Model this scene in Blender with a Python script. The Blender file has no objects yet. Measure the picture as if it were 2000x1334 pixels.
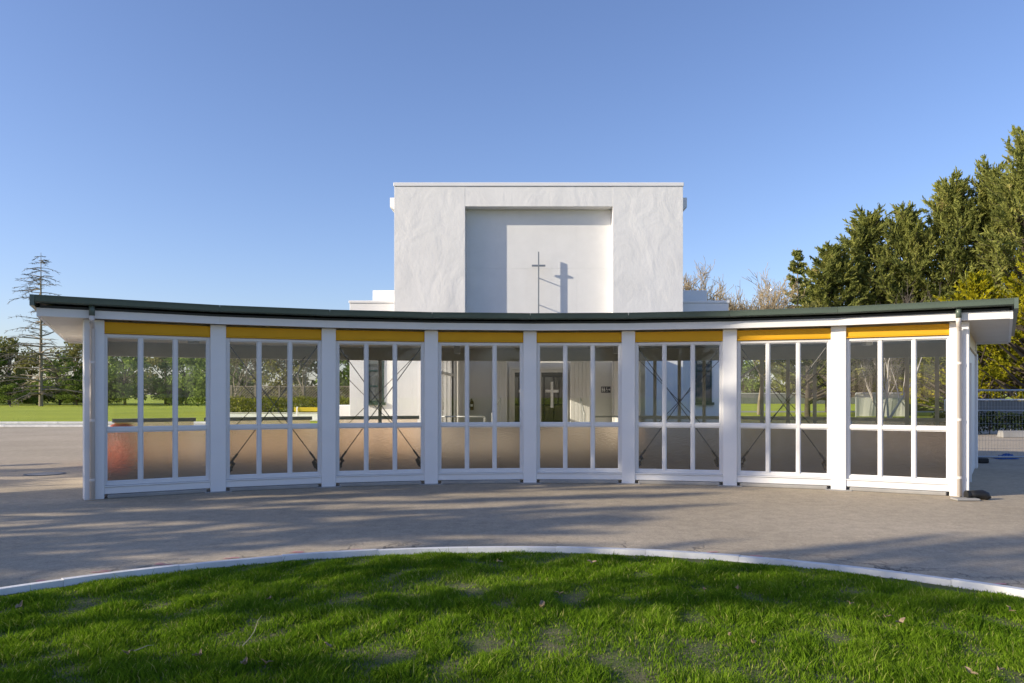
import bpy, bmesh, math, random
import numpy as np
from mathutils import Vector
random.seed(7); RNG = np.random.default_rng(11)
SC = bpy.context.scene
COL = SC.collection
R = math.radians

# ------------------------------------------------------------------ camera, sky, sun, exposure
F, PX, HY, EYE = 1500.0, 1040.0, 770.0, 1.55        # focal length (px of a 2000 px wide frame), principal column, horizon row, eye height
cd = bpy.data.cameras.new('camera'); cam = bpy.data.objects.new('camera', cd); COL.objects.link(cam)
cam.location = (0, 0, EYE); cam.rotation_euler = (R(90), 0, 0)
cd.sensor_width = 36.0; cd.lens = 36.0 * F / 2000; cd.shift_x = -(PX - 1000) / 2000; cd.shift_y = (HY - 667) / 2000
cd.clip_end = 3000
SC.camera = cam
SUN = Vector((-3.05, -1.0, 1.18)).normalized()
w = bpy.data.worlds.new('World'); SC.world = w; w.use_nodes = True
wn = w.node_tree.nodes; sky = wn.new('ShaderNodeTexSky'); sky.sky_type = 'NISHITA'; sky.sun_disc = False
sky.sun_elevation = math.asin(SUN.z); sky.sun_rotation = math.atan2(SUN.x, SUN.y)
sky.air_density = 1.0; sky.dust_density = 0.8; sky.ozone_density = 2.8; sky.altitude = 0
tint = wn.new('ShaderNodeMix'); tint.data_type = 'RGBA'; tint.blend_type = 'MULTIPLY'; tint.inputs[0].default_value = 1; tint.inputs[7].default_value = (.87, .835, .985, 1)
w.node_tree.links.new(sky.outputs[0], tint.inputs[6]); w.node_tree.links.new(tint.outputs[2], wn['Background'].inputs[0]); wn['Background'].inputs[1].default_value = 0.136
sl = bpy.data.lights.new('sun', 'SUN'); sl.energy = 4.0; sl.angle = R(0.53); sl.color = (1.0, 0.875, 0.68)
so = bpy.data.objects.new('sun', sl); COL.objects.link(so); so.rotation_euler = SUN.to_track_quat('Z', 'Y').to_euler()
SC.view_settings.view_transform = 'Standard'; SC.view_settings.look = 'None'; SC.view_settings.gamma = 1
SC.view_settings.exposure = 0.64; SC.view_settings.use_curve_mapping = False
SC.render.engine = 'CYCLES'
cy = SC.cycles; cy.use_denoising = True; cy.max_bounces = 10; cy.transparent_max_bounces = 32; cy.transmission_bounces = 10
cy.glossy_bounces = 4; cy.diffuse_bounces = 4; cy.sample_clamp_indirect = 6; cy.caustics_refractive = False; cy.caustics_reflective = False

def P(px, y, z=None, py=None):      # a photo column at distance y (and a photo row, for height)
    return ((px - PX) / F * y, y, z if py is None else EYE + (HY - py) / F * y)
def G(px, py):                      # a photo pixel on the ground
    y = EYE * F / (py - HY); return ((px - PX) / F * y, y)

# ------------------------------------------------------------------ materials
def newmat(name):
    m = bpy.data.materials.new(name); m.use_nodes = True
    nt = m.node_tree; b = nt.nodes['Principled BSDF']; return m, nt, b
def noise(nt, scale, detail=4, rough=.55, coord='Object', vec=None):
    n = nt.nodes.new('ShaderNodeTexNoise'); n.inputs['Scale'].default_value = scale; n.inputs['Detail'].default_value = detail
    n.inputs['Roughness'].default_value = rough
    if vec is None:
        t = nt.nodes.new('ShaderNodeTexCoord'); vec = t.outputs[coord]
    nt.links.new(vec, n.inputs['Vector']); return n
def ramp(nt, fac, stops):
    r = nt.nodes.new('ShaderNodeValToRGB'); e = r.color_ramp.elements
    while len(e) < len(stops): e.new(.5)
    for k, (p, c) in enumerate(stops): e[k].position = p; e[k].color = (*c, 1) if len(c) == 3 else c
    nt.links.new(fac, r.inputs[0]); return r
def mixc(nt, fac, a, b, mode='MIX'):
    m = nt.nodes.new('ShaderNodeMix'); m.data_type = 'RGBA'; m.blend_type = mode
    for s, v in ((m.inputs[0], fac), (m.inputs[6], a), (m.inputs[7], b)):
        if isinstance(v, bpy.types.NodeSocket): nt.links.new(v, s)
        elif isinstance(v, tuple): s.default_value = (*v, 1)
        else: s.default_value = v
    return m.outputs[2]
def math_(nt, op, a, b=0.0):
    m = nt.nodes.new('ShaderNodeMath'); m.operation = op
    for s, v in ((m.inputs[0], a), (m.inputs[1], b)):
        if isinstance(v, bpy.types.NodeSocket): nt.links.new(v, s)
        else: s.default_value = v
    return m.outputs[0]
def bump(nt, bsdf, h, strength, dist, prev=None):
    b = nt.nodes.new('ShaderNodeBump'); b.inputs['Strength'].default_value = strength; b.inputs['Distance'].default_value = dist
    nt.links.new(h, b.inputs['Height'])
    if prev is not None: nt.links.new(prev, b.inputs['Normal'])
    nt.links.new(b.outputs[0], bsdf.inputs['Normal']); return b.outputs[0]
def paint(name, col, var=.06, rough=.5, bscale=30, bs=.15, coord='Object'):
    m, nt, b = newmat(name)
    n = noise(nt, 1.7, 6, .65, coord); c = tuple(x * (1 - var) for x in col)
    r = ramp(nt, n.outputs[0], [(.3, c), (.65, col)]); nt.links.new(r.outputs[0], b.inputs['Base Color'])
    b.inputs['Roughness'].default_value = rough
    if bs: bump(nt, b, noise(nt, bscale, 4, .6, coord).outputs[0], bs, .01)
    return m
M = {}
M['white'] = paint('white_paint', (.81, .81, .81), .05, .45, 40, .05)
M['trim'] = paint('trim_paint', (.76, .755, .745), .07, .45, 40, .05)
M['cream'] = paint('cream_soffit', (.74, .71, .65), .06, .55, 20, .04)
M['ceiling'] = paint('ceiling_board', (.84, .81, .74), .10, .6, 12, .05)
M['beam'] = paint('grey_beam', (.80, .76, .69), .15, .6, 12, .05)
M['yellow'] = paint('mustard_panel', (.72, .385, .003), .08, .65, 20, .05)
M['tan'] = paint('tan_panel', (.60, .46, .24), .06, .5, 20, .05)
M['green'] = paint('green_gutter', (.10, .135, .11), .12, .30, 20, .04)
M['dark'] = paint('dark_trim_gap_shade', (.018, .022, .022), .2, .5, 20, .04)  # dark parts; under the gutter it also paints in the gap's shadow
M['pipe'] = paint('downpipe', (.72, .66, .61), .05, .4, 20, .03)
M['teal'] = paint('teal_frame', (.03, .06, .055), .1, .4, 20, .03)
M['steel'] = paint('steel', (.30, .31, .31), .1, .35, 20, .03); M['steel'].node_tree.nodes['Principled BSDF'].inputs['Metallic'].default_value = .8
M['galv'] = paint('galvanised', (.52, .54, .55), .1, .45, 20, .03); M['galv'].node_tree.nodes['Principled BSDF'].inputs['Metallic'].default_value = .5
M['rod'] = paint('brace_rod', (.10, .095, .09), .2, .45, 20, .03)
M['black'] = paint('black_rubber', (.012, .012, .013), .3, .5, 30, .1)
M['extinguisher'] = paint('extinguisher_paint', (.05, .008, .008), .2, .3, 20, .0)
M['navy'] = paint('navy_sign', (.01, .014, .035), .1, .35, 20, 0)
M['signwhite'] = paint('sign_white', (.8, .8, .8), .02, .4, 20, 0)
M['conc'] = paint('concrete', (.36, .35, .33), .25, .85, 25, .35)
M['floor'] = paint('floor_concrete', (.40, .36, .31), .25, .6, 25, .2)
M['kerb'] = paint('kerb_paint', (.78, .78, .77), .32, .75, 30, .35)
M['cloth'] = paint('pale_cloth', (.55, .56, .50), .15, .8, 3, .5)
M['meshgrey'] = paint('fence_board', (.16, .17, .17), .2, .8, 6, .2)
M['lattice'] = paint('lattice_timber', (.22, .19, .14), .2, .8, 12, .2)
M['blue'] = paint('blue_tarp', (.02, .10, .36), .2, .5, 8, .4)
M['orange'] = paint('orange_plastic', (.75, .13, .03), .1, .5, 8, .1)
M['barrier'] = paint('barrier_yellow', (.62, .47, .02), .1, .5, 8, .1)
M['pink'] = paint('pink_spray', (.72, .33, .36), .4, .85, 60, .1)
M['bark'] = paint('bark', (.10, .08, .06), .4, .9, 8, .6)
M['palebark'] = paint('pale_bark', (.30, .25, .19), .35, .9, 8, .5)
M['birch'] = paint('birch_bark', (.46, .42, .38), .3, .8, 8, .4)
M['twig'] = paint('golden_twig', (.46, .36, .21), .3, .85, 4, 0)
M['greytwig'] = paint('grey_twig', (.15, .125, .10), .3, .9, 4, 0)
M['deadleaf'] = paint('dead_leaf', (.34, .25, .16), .35, .8, 30, .2)
M['straw'] = paint('straw', (.42, .37, .22), .3, .8, 30, .0)

def plaster():
    m, nt, b = newmat('white_plaster')
    b.inputs['Roughness'].default_value = .75
    n = noise(nt, .9, 8, .6); r = ramp(nt, n.outputs[0], [(.3, (.75, .75, .745)), (.7, (.81, .81, .805))])
    nt.links.new(r.outputs[0], b.inputs['Base Color'])
    t = nt.nodes.new('ShaderNodeTexCoord'); mp = nt.nodes.new('ShaderNodeMapping'); mp.inputs['Scale'].default_value = (1, 1, .7)
    nt.links.new(t.outputs['Object'], mp.inputs[0])
    a = noise(nt, 1.15, 4, .5, vec=mp.outputs[0]); a.inputs['Distortion'].default_value = .8; c = noise(nt, 9, 6, .6, vec=mp.outputs[0])
    p = bump(nt, b, a.outputs[0], .30, .10); bump(nt, b, c.outputs[0], .17, .03, p)
    return m
M['plaster'] = plaster()
def smooth_plaster():
    m, nt, b = newmat('smooth_render'); b.inputs['Roughness'].default_value = .7
    n = noise(nt, 2.2, 6, .6); r = ramp(nt, n.outputs[0], [(.3, (.75, .75, .745)), (.7, (.80, .80, .795))])
    nt.links.new(r.outputs[0], b.inputs['Base Color']); bump(nt, b, noise(nt, 3, 5, .6).outputs[0], .10, .03); return m
M['render'] = smooth_plaster()

def clear_glass(name, tint=.985, f0=.022):
    m = bpy.data.materials.new(name); m.use_nodes = True; nt = m.node_tree; nt.nodes.clear()
    out = nt.nodes.new('ShaderNodeOutputMaterial'); mx = nt.nodes.new('ShaderNodeMixShader')
    tr = nt.nodes.new('ShaderNodeBsdfTransparent'); gl = nt.nodes.new('ShaderNodeBsdfGlossy'); gl.inputs['Roughness'].default_value = .008
    tr.inputs[0].default_value = (tint, tint * 1.005, tint, 1); gl.inputs[0].default_value = (1, 1, 1, 1)
    lw = nt.nodes.new('ShaderNodeLayerWeight'); lw.inputs[0].default_value = .5
    f = math_(nt, 'ADD', math_(nt, 'MULTIPLY', math_(nt, 'POWER', lw.outputs['Facing'], 5), 1 - f0), f0)
    n = noise(nt, .8, 2); bp = nt.nodes.new('ShaderNodeBump'); bp.inputs['Strength'].default_value = .008; bp.inputs['Distance'].default_value = .02
    nt.links.new(n.outputs[0], bp.inputs['Height']); nt.links.new(bp.outputs[0], gl.inputs['Normal'])
    nt.links.new(f, mx.inputs[0]); nt.links.new(tr.outputs[0], mx.inputs[1]); nt.links.new(gl.outputs[0], mx.inputs[2])
    nt.links.new(mx.outputs[0], out.inputs[0]); return m
M['glass'] = clear_glass('clear_glass')
def frosted():
    m = bpy.data.materials.new('frosted_glass'); m.use_nodes = True; nt = m.node_tree; nt.nodes.clear()
    out = nt.nodes.new('ShaderNodeOutputMaterial'); mx = nt.nodes.new('ShaderNodeMixShader')
    rf = nt.nodes.new('ShaderNodeBsdfRefraction'); rf.inputs['IOR'].default_value = 1.35; rf.inputs['Roughness'].default_value = .16
    rf.inputs[0].default_value = (.97, .90, .82, 1)
    gl = nt.nodes.new('ShaderNodeBsdfGlossy'); gl.inputs['Roughness'].default_value = .12
    n = noise(nt, 48, 2, .5); bp = nt.nodes.new('ShaderNodeBump'); bp.inputs['Strength'].default_value = .9; bp.inputs['Distance'].default_value = .006
    nt.links.new(n.outputs[0], bp.inputs['Height']); nt.links.new(bp.outputs[0], rf.inputs['Normal']); nt.links.new(bp.outputs[0], gl.inputs['Normal'])
    mx.inputs[0].default_value = .05
    nt.links.new(rf.outputs[0], mx.inputs[1]); nt.links.new(gl.outputs[0], mx.inputs[2]); nt.links.new(mx.outputs[0], out.inputs[0]); return m
M['frost'] = frosted()
def darkglass():
    m, nt, b = newmat('dark_glass'); b.inputs['Base Color'].default_value = (.006, .008, .007, 1); b.inputs['Roughness'].default_value = .015
    b.inputs['IOR'].default_value = 1.75; return m
M['darkglass'] = darkglass()
def winglass():
    m, nt, b = newmat('window_glass'); b.inputs['Base Color'].default_value = (.10, .11, .11, 1); b.inputs['Roughness'].default_value = .02
    b.inputs['IOR'].default_value = 1.9; return m
M['winglass'] = winglass()

def asphalt():
    m, nt, b = newmat('asphalt')
    t = nt.nodes.new('ShaderNodeTexCoord'); v = t.outputs['Object']
    big = noise(nt, .35, 6, .6, vec=v); fine = noise(nt, 120, 3, .7, vec=v); mid = noise(nt, 6, 6, .65, vec=v)
    c = ramp(nt, big.outputs[0], [(.3, (.39, .325, .232)), (.7, (.50, .42, .31))]).outputs[0]
    c = mixc(nt, .55, c, ramp(nt, mid.outputs[0], [(.3, (.60, .60, .61)), (.7, (1.15, 1.15, 1.14))]).outputs[0], 'MULTIPLY')
    c = mixc(nt, .8, c, ramp(nt, noise(nt, 28, 5, .75, vec=v).outputs[0], [(.3, (.62, .62, .64)), (.5, (1, 1, 1)), (.7, (1.22, 1.21, 1.19))]).outputs[0], 'MULTIPLY')
    c = mixc(nt, .8, c, ramp(nt, fine.outputs[0], [(.28, (.45, .45, .46)), (.5, (1, 1, 1)), (.74, (1.5, 1.48, 1.45))]).outputs[0], 'MULTIPLY')
    # cracks, mostly in a band beside the kerb of the round lawn
    wn_ = noise(nt, 1.6, 5, .65, vec=v)
    off = nt.nodes.new('ShaderNodeVectorMath'); off.operation = 'MULTIPLY_ADD'; nt.links.new(wn_.outputs['Color'], off.inputs[0])
    off.inputs[1].default_value = (.9, .9, .9); nt.links.new(v, off.inputs[2])
    vo = nt.nodes.new('ShaderNodeTexVoronoi'); vo.feature = 'DISTANCE_TO_EDGE'; vo.inputs['Scale'].default_value = 1.5
    nt.links.new(off.outputs[0], vo.inputs['Vector'])
    crack = ramp(nt, vo.outputs['Distance'], [(.0, (1, 1, 1)), (.012, (1, 1, 1)), (.03, (0, 0, 0))]).outputs[0]
    sub = nt.nodes.new('ShaderNodeVectorMath'); sub.operation = 'DISTANCE'; nt.links.new(v, sub.inputs[0]); sub.inputs[1].default_value = (-.2, 1.97, 0)
    band = ramp(nt, math_(nt, 'MULTIPLY', math_(nt, 'SUBTRACT', sub.outputs['Value'], 5.55), 1.0), [(.0, (1, 1, 1)), (.35, (.9, .9, .9)), (.8, (.0, .0, .0))]).outputs[0]
    patch = ramp(nt, noise(nt, .7, 3, .6, vec=v).outputs[0], [(.42, (0, 0, 0)), (.56, (1, 1, 1))]).outputs[0]
    k = math_(nt, 'MULTIPLY', math_(nt, 'MULTIPLY', crack, band), math_(nt, 'ADD', math_(nt, 'MULTIPLY', patch, .75), .25))
    c = mixc(nt, math_(nt, 'MULTIPLY', k, .85), c, (.03, .03, .032))
    spots = ramp(nt, noise(nt, 9, 2, .4, vec=v).outputs[0], [(.74, (0, 0, 0)), (.78, (1, 1, 1))]).outputs[0]
    c = mixc(nt, math_(nt, 'MULTIPLY', spots, .35), c, (.45, .43, .41))
    nt.links.new(c, b.inputs['Base Color']); b.inputs['Roughness'].default_value = .88
    p = bump(nt, b, fine.outputs[0], .5, .006); bump(nt, b, math_(nt, 'SUBTRACT', mid.outputs[0], math_(nt, 'MULTIPLY', k, 1.5)), .35, .012, p)
    return m
M['asphalt'] = asphalt()
def soil():
    m, nt, b = newmat('thin_turf_soil')
    n = noise(nt, 5, 8, .7); f = noise(nt, 60, 4, .7)
    c = ramp(nt, n.outputs[0], [(.35, (.07, .11, .016)), (.58, (.14, .135, .06)), (.78, (.26, .22, .15))]).outputs[0]
    c = mixc(nt, .7, c, ramp(nt, f.outputs[0], [(.3, (.5, .5, .5)), (.7, (1.3, 1.3, 1.3))]).outputs[0], 'MULTIPLY')
    nt.links.new(c, b.inputs['Base Color']); b.inputs['Roughness'].default_value = .95; bump(nt, b, f.outputs[0], .8, .02); return m
M['soil'] = soil()
def farlawn():
    m, nt, b = newmat('mown_lawn')
    n = noise(nt, .12, 6, .6); f = noise(nt, 3, 4, .7)
    c = ramp(nt, n.outputs[0], [(.3, (.30, .37, .012)), (.7, (.42, .47, .025))]).outputs[0]
    c = mixc(nt, .6, c, ramp(nt, f.outputs[0], [(.3, (.65, .65, .6)), (.7, (1.25, 1.25, 1.25))]).outputs[0], 'MULTIPLY')
    nt.links.new(c, b.inputs['Base Color']); b.inputs['Roughness'].default_value = .95; bump(nt, b, noise(nt, 40, 3).outputs[0], 1, .05); return m
M['lawn'] = farlawn()
def leafmat(name, dark, pale_tone, trans=.35, scale=.6, extra=None):
    m = bpy.data.materials.new(name); m.use_nodes = True; nt = m.node_tree; nt.nodes.clear()
    out = nt.nodes.new('ShaderNodeOutputMaterial'); mx = nt.nodes.new('ShaderNodeMixShader'); mx.inputs[0].default_value = trans
    d = nt.nodes.new('ShaderNodeBsdfDiffuse'); t = nt.nodes.new('ShaderNodeBsdfTranslucent')
    a = nt.nodes.new('ShaderNodeAttribute'); a.attribute_name = 'rnd'
    n = noise(nt, scale, 3, .6)
    v = math_(nt, 'ADD', math_(nt, 'MULTIPLY', n.outputs[0], .6), math_(nt, 'MULTIPLY', a.outputs['Fac'], .4))
    st = [(.25, dark), (.65, pale_tone)] + ([(.80, extra)] if extra else [])  # leaf colour varies at random between the darker and paler tone
    c = ramp(nt, v, st).outputs[0]
    nt.links.new(c, d.inputs[0]); nt.links.new(c, t.inputs[0])
    nt.links.new(d.outputs[0], mx.inputs[1]); nt.links.new(t.outputs[0], mx.inputs[2]); nt.links.new(mx.outputs[0], out.inputs[0]); return m
M['macro'] = leafmat('cypress_foliage', (.10, .13, .042), (.38, .40, .11), .40, .5, (.46, .36, .17))
M['gold'] = leafmat('golden_foliage', (.09, .125, .018), (.52, .47, .025), .4, .7, (.66, .46, .02))
M['olive'] = leafmat('olive_foliage', (.11, .135, .045), (.33, .31, .10), .38, .3, (.40, .33, .14))
M['bush'] = leafmat('bush_foliage', (.075, .12, .035), (.25, .33, .07), .35, .6)
M['hedge'] = leafmat('hedge_foliage', (.10, .12, .02), (.26, .26, .05), .3, .8)
M['darkhedge'] = leafmat('dark_hedge_foliage', (.012, .02, .01), (.03, .045, .018), .2, .8)
M['needle'] = leafmat('sparse_needles', (.05, .06, .045), (.11, .12, .085), .2, .6)
M['grass'] = leafmat('grass_blades', (.060, .135, .010), (.215, .345, .022), .42, 1.1, (.46, .46, .14))

# ------------------------------------------------------------------ mesh helpers
class MB:
    def __init__(s): s.v, s.f = [], []
    def quad(s, a, b, c, d): k = len(s.v); s.v += [a, b, c, d]; s.f.append((k, k+1, k+2, k+3)); return s
    def hexa(s, p):          # 8 points: 4 bottom ccw, 4 top ccw
        k = len(s.v); s.v += [tuple(q) for q in p]
        s.f += [(k+3, k+2, k+1, k), (k+4, k+5, k+6, k+7), (k, k+1, k+5, k+4), (k+1, k+2, k+6, k+5), (k+2, k+3, k+7, k+6), (k+3, k, k+4, k+7)]; return s
    def box(s, x0, x1, y0, y1, z0, z1):
        return s.hexa([(x0, y0, z0), (x1, y0, z0), (x1, y1, z0), (x0, y1, z0), (x0, y0, z1), (x1, y0, z1), (x1, y1, z1), (x0, y1, z1)])
    def tube(s, pts, rad, n=8, cap=True):
        pts = [Vector(p) for p in pts]; rad = rad if isinstance(rad, (list, tuple)) else [rad] * len(pts); k0 = len(s.v)
        for i, p in enumerate(pts):
            d = (pts[min(i+1, len(pts)-1)] - pts[max(i-1, 0)]).normalized()
            a = d.cross(Vector((0, 0, 1)) if abs(d.z) < .95 else Vector((1, 0, 0))).normalized(); b = d.cross(a)
            for j in range(n):
                t = 2 * math.pi * j / n; s.v.append(tuple(p + (a * math.cos(t) + b * math.sin(t)) * rad[i]))
        for i in range(len(pts) - 1):
            for j in range(n):
                q = k0 + i * n; s.f.append((q + j, q + (j+1) % n, q + n + (j+1) % n, q + n + j))
        if cap: s.f.append(tuple(k0 + j for j in range(n))[::-1]); s.f.append(tuple(k0 + (len(pts)-1) * n + j for j in range(n)))
        return s
    def mesh(s, name, mat, bevel=0, smooth=False):
        me = bpy.data.meshes.new(name); me.from_pydata([tuple(p) for p in s.v], [], s.f)
        bm = bmesh.new(); bm.from_mesh(me); bmesh.ops.recalc_face_normals(bm, faces=bm.faces)
        if bevel: bmesh.ops.bevel(bm, geom=list(bm.edges), offset=bevel, segments=1, affect='EDGES')
        bm.to_mesh(me); bm.free()
        if smooth: me.polygons.foreach_set('use_smooth', [True] * len(me.polygons))
        me.materials.append(mat); return me
    def build(s, name, mat, parent=None, loc=None, rz=0, bevel=0, smooth=False):
        return put(name, s.mesh(name, M[mat] if isinstance(mat, str) else mat, bevel, smooth), parent, loc, rz)
def put(name, me, parent=None, loc=None, rz=0):
    o = bpy.data.objects.new(name, me); COL.objects.link(o)
    if parent is not None: o.parent = parent
    if loc is not None: o.location = loc
    elif parent is not None and parent.type == 'EMPTY': o.location = -Vector(parent.location)     # mesh given in world metres
    o.rotation_euler = (0, 0, rz); return o
def tag(o, label, cat, group=None):
    o['label'] = label; o['category'] = cat
    if group: o['group'] = group
    return o
def thing(name, label, cat, loc, group=None, rz=0):
    o = bpy.data.objects.new(name, None); COL.objects.link(o); o.location = loc; o.rotation_euler = (0, 0, rz); o.empty_display_size = .2
    return tag(o, label, cat, group)
def struct(o, kind='structure'): o['kind'] = kind; return o
def copy_tree(o, parent=None):
    c = o.copy(); COL.objects.link(c); c.parent = parent
    for ch in list(o.children): copy_tree(ch, c)
    return c
def np_mesh(name, V, faces, mat, rnd=None):     # V (n,3); faces (m,k)
    me = bpy.data.meshes.new(name); m, k = faces.shape
    me.vertices.add(len(V)); me.vertices.foreach_set('co', np.ascontiguousarray(V, dtype=np.float32).ravel())
    me.loops.add(m * k); me.loops.foreach_set('vertex_index', np.ascontiguousarray(faces, dtype=np.int32).ravel())
    me.polygons.add(m); me.polygons.foreach_set('loop_start', np.arange(0, m * k, k, dtype=np.int32))
    me.polygons.foreach_set('loop_total', np.full(m, k, dtype=np.int32)); me.update(calc_edges=True)
    if rnd is not None:
        a = me.attributes.new('rnd', 'FLOAT', 'POINT'); a.data.foreach_set('value', np.ascontiguousarray(rnd, dtype=np.float32))
    me.materials.append(mat); return me
def disc(cx, cy, r0, r1, z, n=160, a0=0, a1=2 * math.pi):
    m = MB()
    for i in range(n):
        p, q = a0 + (a1 - a0) * i / n, a0 + (a1 - a0) * (i + 1) / n
        f = lambda r, t: (cx + r * math.cos(t), cy + r * math.sin(t), z)
        if r0 == 0: k = len(m.v); m.v += [(cx, cy, z), f(r1, p), f(r1, q)]; m.f.append((k, k+1, k+2))
        else: m.quad(f(r0, p), f(r1, p), f(r1, q), f(r0, q))
    return m

# ------------------------------------------------------------------ ground, drive, kerbs, round lawn
g = MB().quad((-1500, -300, -.016), (1500, -300, -.016), (1500, 2500, -.016), (-1500, 2500, -.016)).build('ground', 'lawn'); struct(g)
LX, LY, LR = -.2, 1.97, 5.54
m = MB()
def sheet(m, x0, x1, y0, y1, z): m.quad((x0, y0, z), (x1, y0, z), (x1, y1, z), (x0, y1, z))
sheet(m, -70, 48, -14, 36.0, 0)
drive = struct(m.build('driveway', 'asphalt'))
p2 = MB(); sheet(p2, 8, 60, 36.02, 50, -.004); struct(p2.build('side_road', 'asphalt'))
p3 = MB(); sheet(p3, -70, -14.5, 36.3, 40.0, -.008); struct(p3.build('footpath', 'conc'))
p4 = MB(); sheet(p4, 16, 60, 66, 71, -.008); struct(p4.build('lawn_path', 'conc'))
def kerbrun(x0, x1, y, wd=.16, h=.12):
    m = MB(); n = int((x1 - x0) / 2)
    k = struct(MB().box(x0, x1, y + .02, y + wd - .02, -.02, h - .02).build('kerb', 'kerb'))
    L = (x1 - x0) / n; me = MB().box(-L / 2 + .006, L / 2 - .006, 0, wd, 0, h).mesh('kerb_stone', M['kerb'], .012)
    for i in range(n): put('kerb_stone', me, k, (x0 + L * (i + .5), y, 0))
kerbrun(-70, -14.5, 36.02); kerbrun(-70, -14.5, 40.05)
# lawn kerb: one curved run of cast segments
kroot = struct(disc(LX, LY, LR - .10, LR - .02, .02, 200).build('lawn_kerb', 'kerb'))
NK = 40
segm = MB()
for j in range(8):
    a, b = [(-.5 + (j + t) / 8) * (2 * math.pi / NK * .997) for t in (0, 1)]
    f = lambda r, t, z: (r * math.sin(t), r * math.cos(t), z)
    segm.hexa([f(LR - .125, a, -.02), f(LR - .125, b, -.02), f(LR, b, -.02), f(LR, a, -.02), f(LR - .118, a, .078), f(LR - .118, b, .078), f(LR - .012, b, .070), f(LR - .012, a, .070)])
segme = segm.mesh('kerb_segment', M['kerb'])
for i in range(NK):
    o = put('kerb_segment', segme, kroot, (LX, LY, RNG.uniform(-.004, .004)), -2 * math.pi * i / NK)
lawn = MB()
for i in range(48):
    for j in range(12):
        f = lambda i, j: (LX + LR * .975 * (j / 12) * math.cos(i * math.pi / 24), LY + LR * .975 * (j / 12) * math.sin(i * math.pi / 24), .030 + .03 * (1 - (j / 12) ** 2))
        lawn.quad(f(i, j), f(i, j + 1), f(i + 1, j + 1), f(i + 1, j))
struct(lawn.build('lawn', 'soil'))
# pink survey marks sprayed on the asphalt, and a manhole cover
for (px, py) in ((90, 1135), (200, 1117), (315, 1102), (455, 1090), (580, 1079), (705, 1074), (815, 1073), (910, 1070), (1040, 1069), (1137, 1074), (1255, 1075), (1385, 1080), (1480, 1086), (1950, 1140)):
    x, y = G(px, py); mk = MB()
    for k in range(3):
        dx, dy, l = random.uniform(-.05, .05), random.uniform(-.03, .03), random.uniform(.03, .07)
        mk.quad((dx - l, dy - .012, 0), (dx + l, dy - .008, 0), (dx + l * .9, dy + .012, 0), (dx - l * .8, dy + .010, 0))
    # sheets of one mark stacked so that none lie in one plane
    mk.v = [(vx, vy, .004 + .0012 * (i // 4)) for i, (vx, vy, _) in enumerate(mk.v)]
    mk.build('paint_mark', 'pink', drive, (x, y, 0), random.uniform(-.3, .3))
mh = thing('manhole_cover', 'round iron manhole cover sunk in the asphalt left of the curved pavilion', 'manhole cover', (*G(88, 926), 0))
disc(0, 0, 0, .30, .008, 32).build('lid', 'conc', mh, (0, 0, 0)); disc(0, 0, .305, .36, .005, 32).build('rim', 'dark', mh, (0, 0, 0))

# ------------------------------------------------------------------ the curved pavilion
CX, CY, CR, DEP = .25, 1.54, 11.93, 5.40
A0, DA = R(-1.42), R(8.26)
RB = CR + DEP
TH = [A0 + DA * (i - 4) for i in range(9)]
CH = 2 * CR * math.sin(DA / 2); CHB = 2 * RB * math.sin(DA / 2)
def pol(r, t, z=0, s=0):
    if t == TH[0]: s += .115 * (r - CR)          # this end wall is set a little off the radius
    return (CX + r * math.sin(t) + s * math.cos(t), CY + r * math.cos(t) - s * math.sin(t), z)   # s = metres along the tangent
pav = thing('curved_pavilion', 'curved white pavilion with tall paned windows, yellow panels and green gutter', 'pavilion', (CX, CY + CR, 0))
PL = Vector(pav.location)
def ppart(mb, name, mat, bevel=0, smooth=False): return mb.build(name, mat, pav, None, 0, bevel, smooth)
def pput(name, me, r, t, z=0, rz=None): p = pol(r, t, z); return put(name, me, pav, Vector(p) - PL, -t if rz is None else rz)
OV = .70
def ring(r0, r1, z0, z1, ov=OV, parts=range(8)):     # straight facets, mitred, with the roof's end overhang
    m = MB()
    for i in parts:
        s0 = -ov if i == 0 else 0; s1 = ov if i == 7 else 0; a, b = TH[i], TH[i + 1]
        m.hexa([pol(r0, a, z0, s0), pol(r0, b, z0, s1), pol(r1, b, z0, s1), pol(r1, a, z0, s0), pol(r0, a, z1, s0), pol(r0, b, z1, s1), pol(r1, b, z1, s1), pol(r1, a, z1, s0)])
    return m
# columns
cm = MB().box(-.115, .115, -.10, .14, 0, 2.648).mesh('column', M['white'], .006)
em = MB().box(-.13, .13, -.11, .15, 0, 2.648).mesh('column', M['white'], .006)
for i in range(9): pput('column', em if i in (0, 8) else cm, CR, TH[i])
bcm = MB().box(-.08, .08, -.08, .08, 0, 2.648).mesh('back_post', M['trim'], .005)
for i in range(9):
    t = TH[i]
    if 0 < i < 4:        # rear posts line up with the front columns seen from the lawn's edge
        q = (424, 637, 838)[i - 1] - PX
        for _ in range(40): x_, y_, _z = pol(RB, t); t += (q / F - x_ / y_) * .5
    pput('back_post', bcm, RB, t)
pad = MB().box(-.20, .20, -.19, .1, 0, .012).mesh('footing', M['conc'], .004)
for i in range(1, 8): pput('footing', pad, CR, TH[i])
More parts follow.
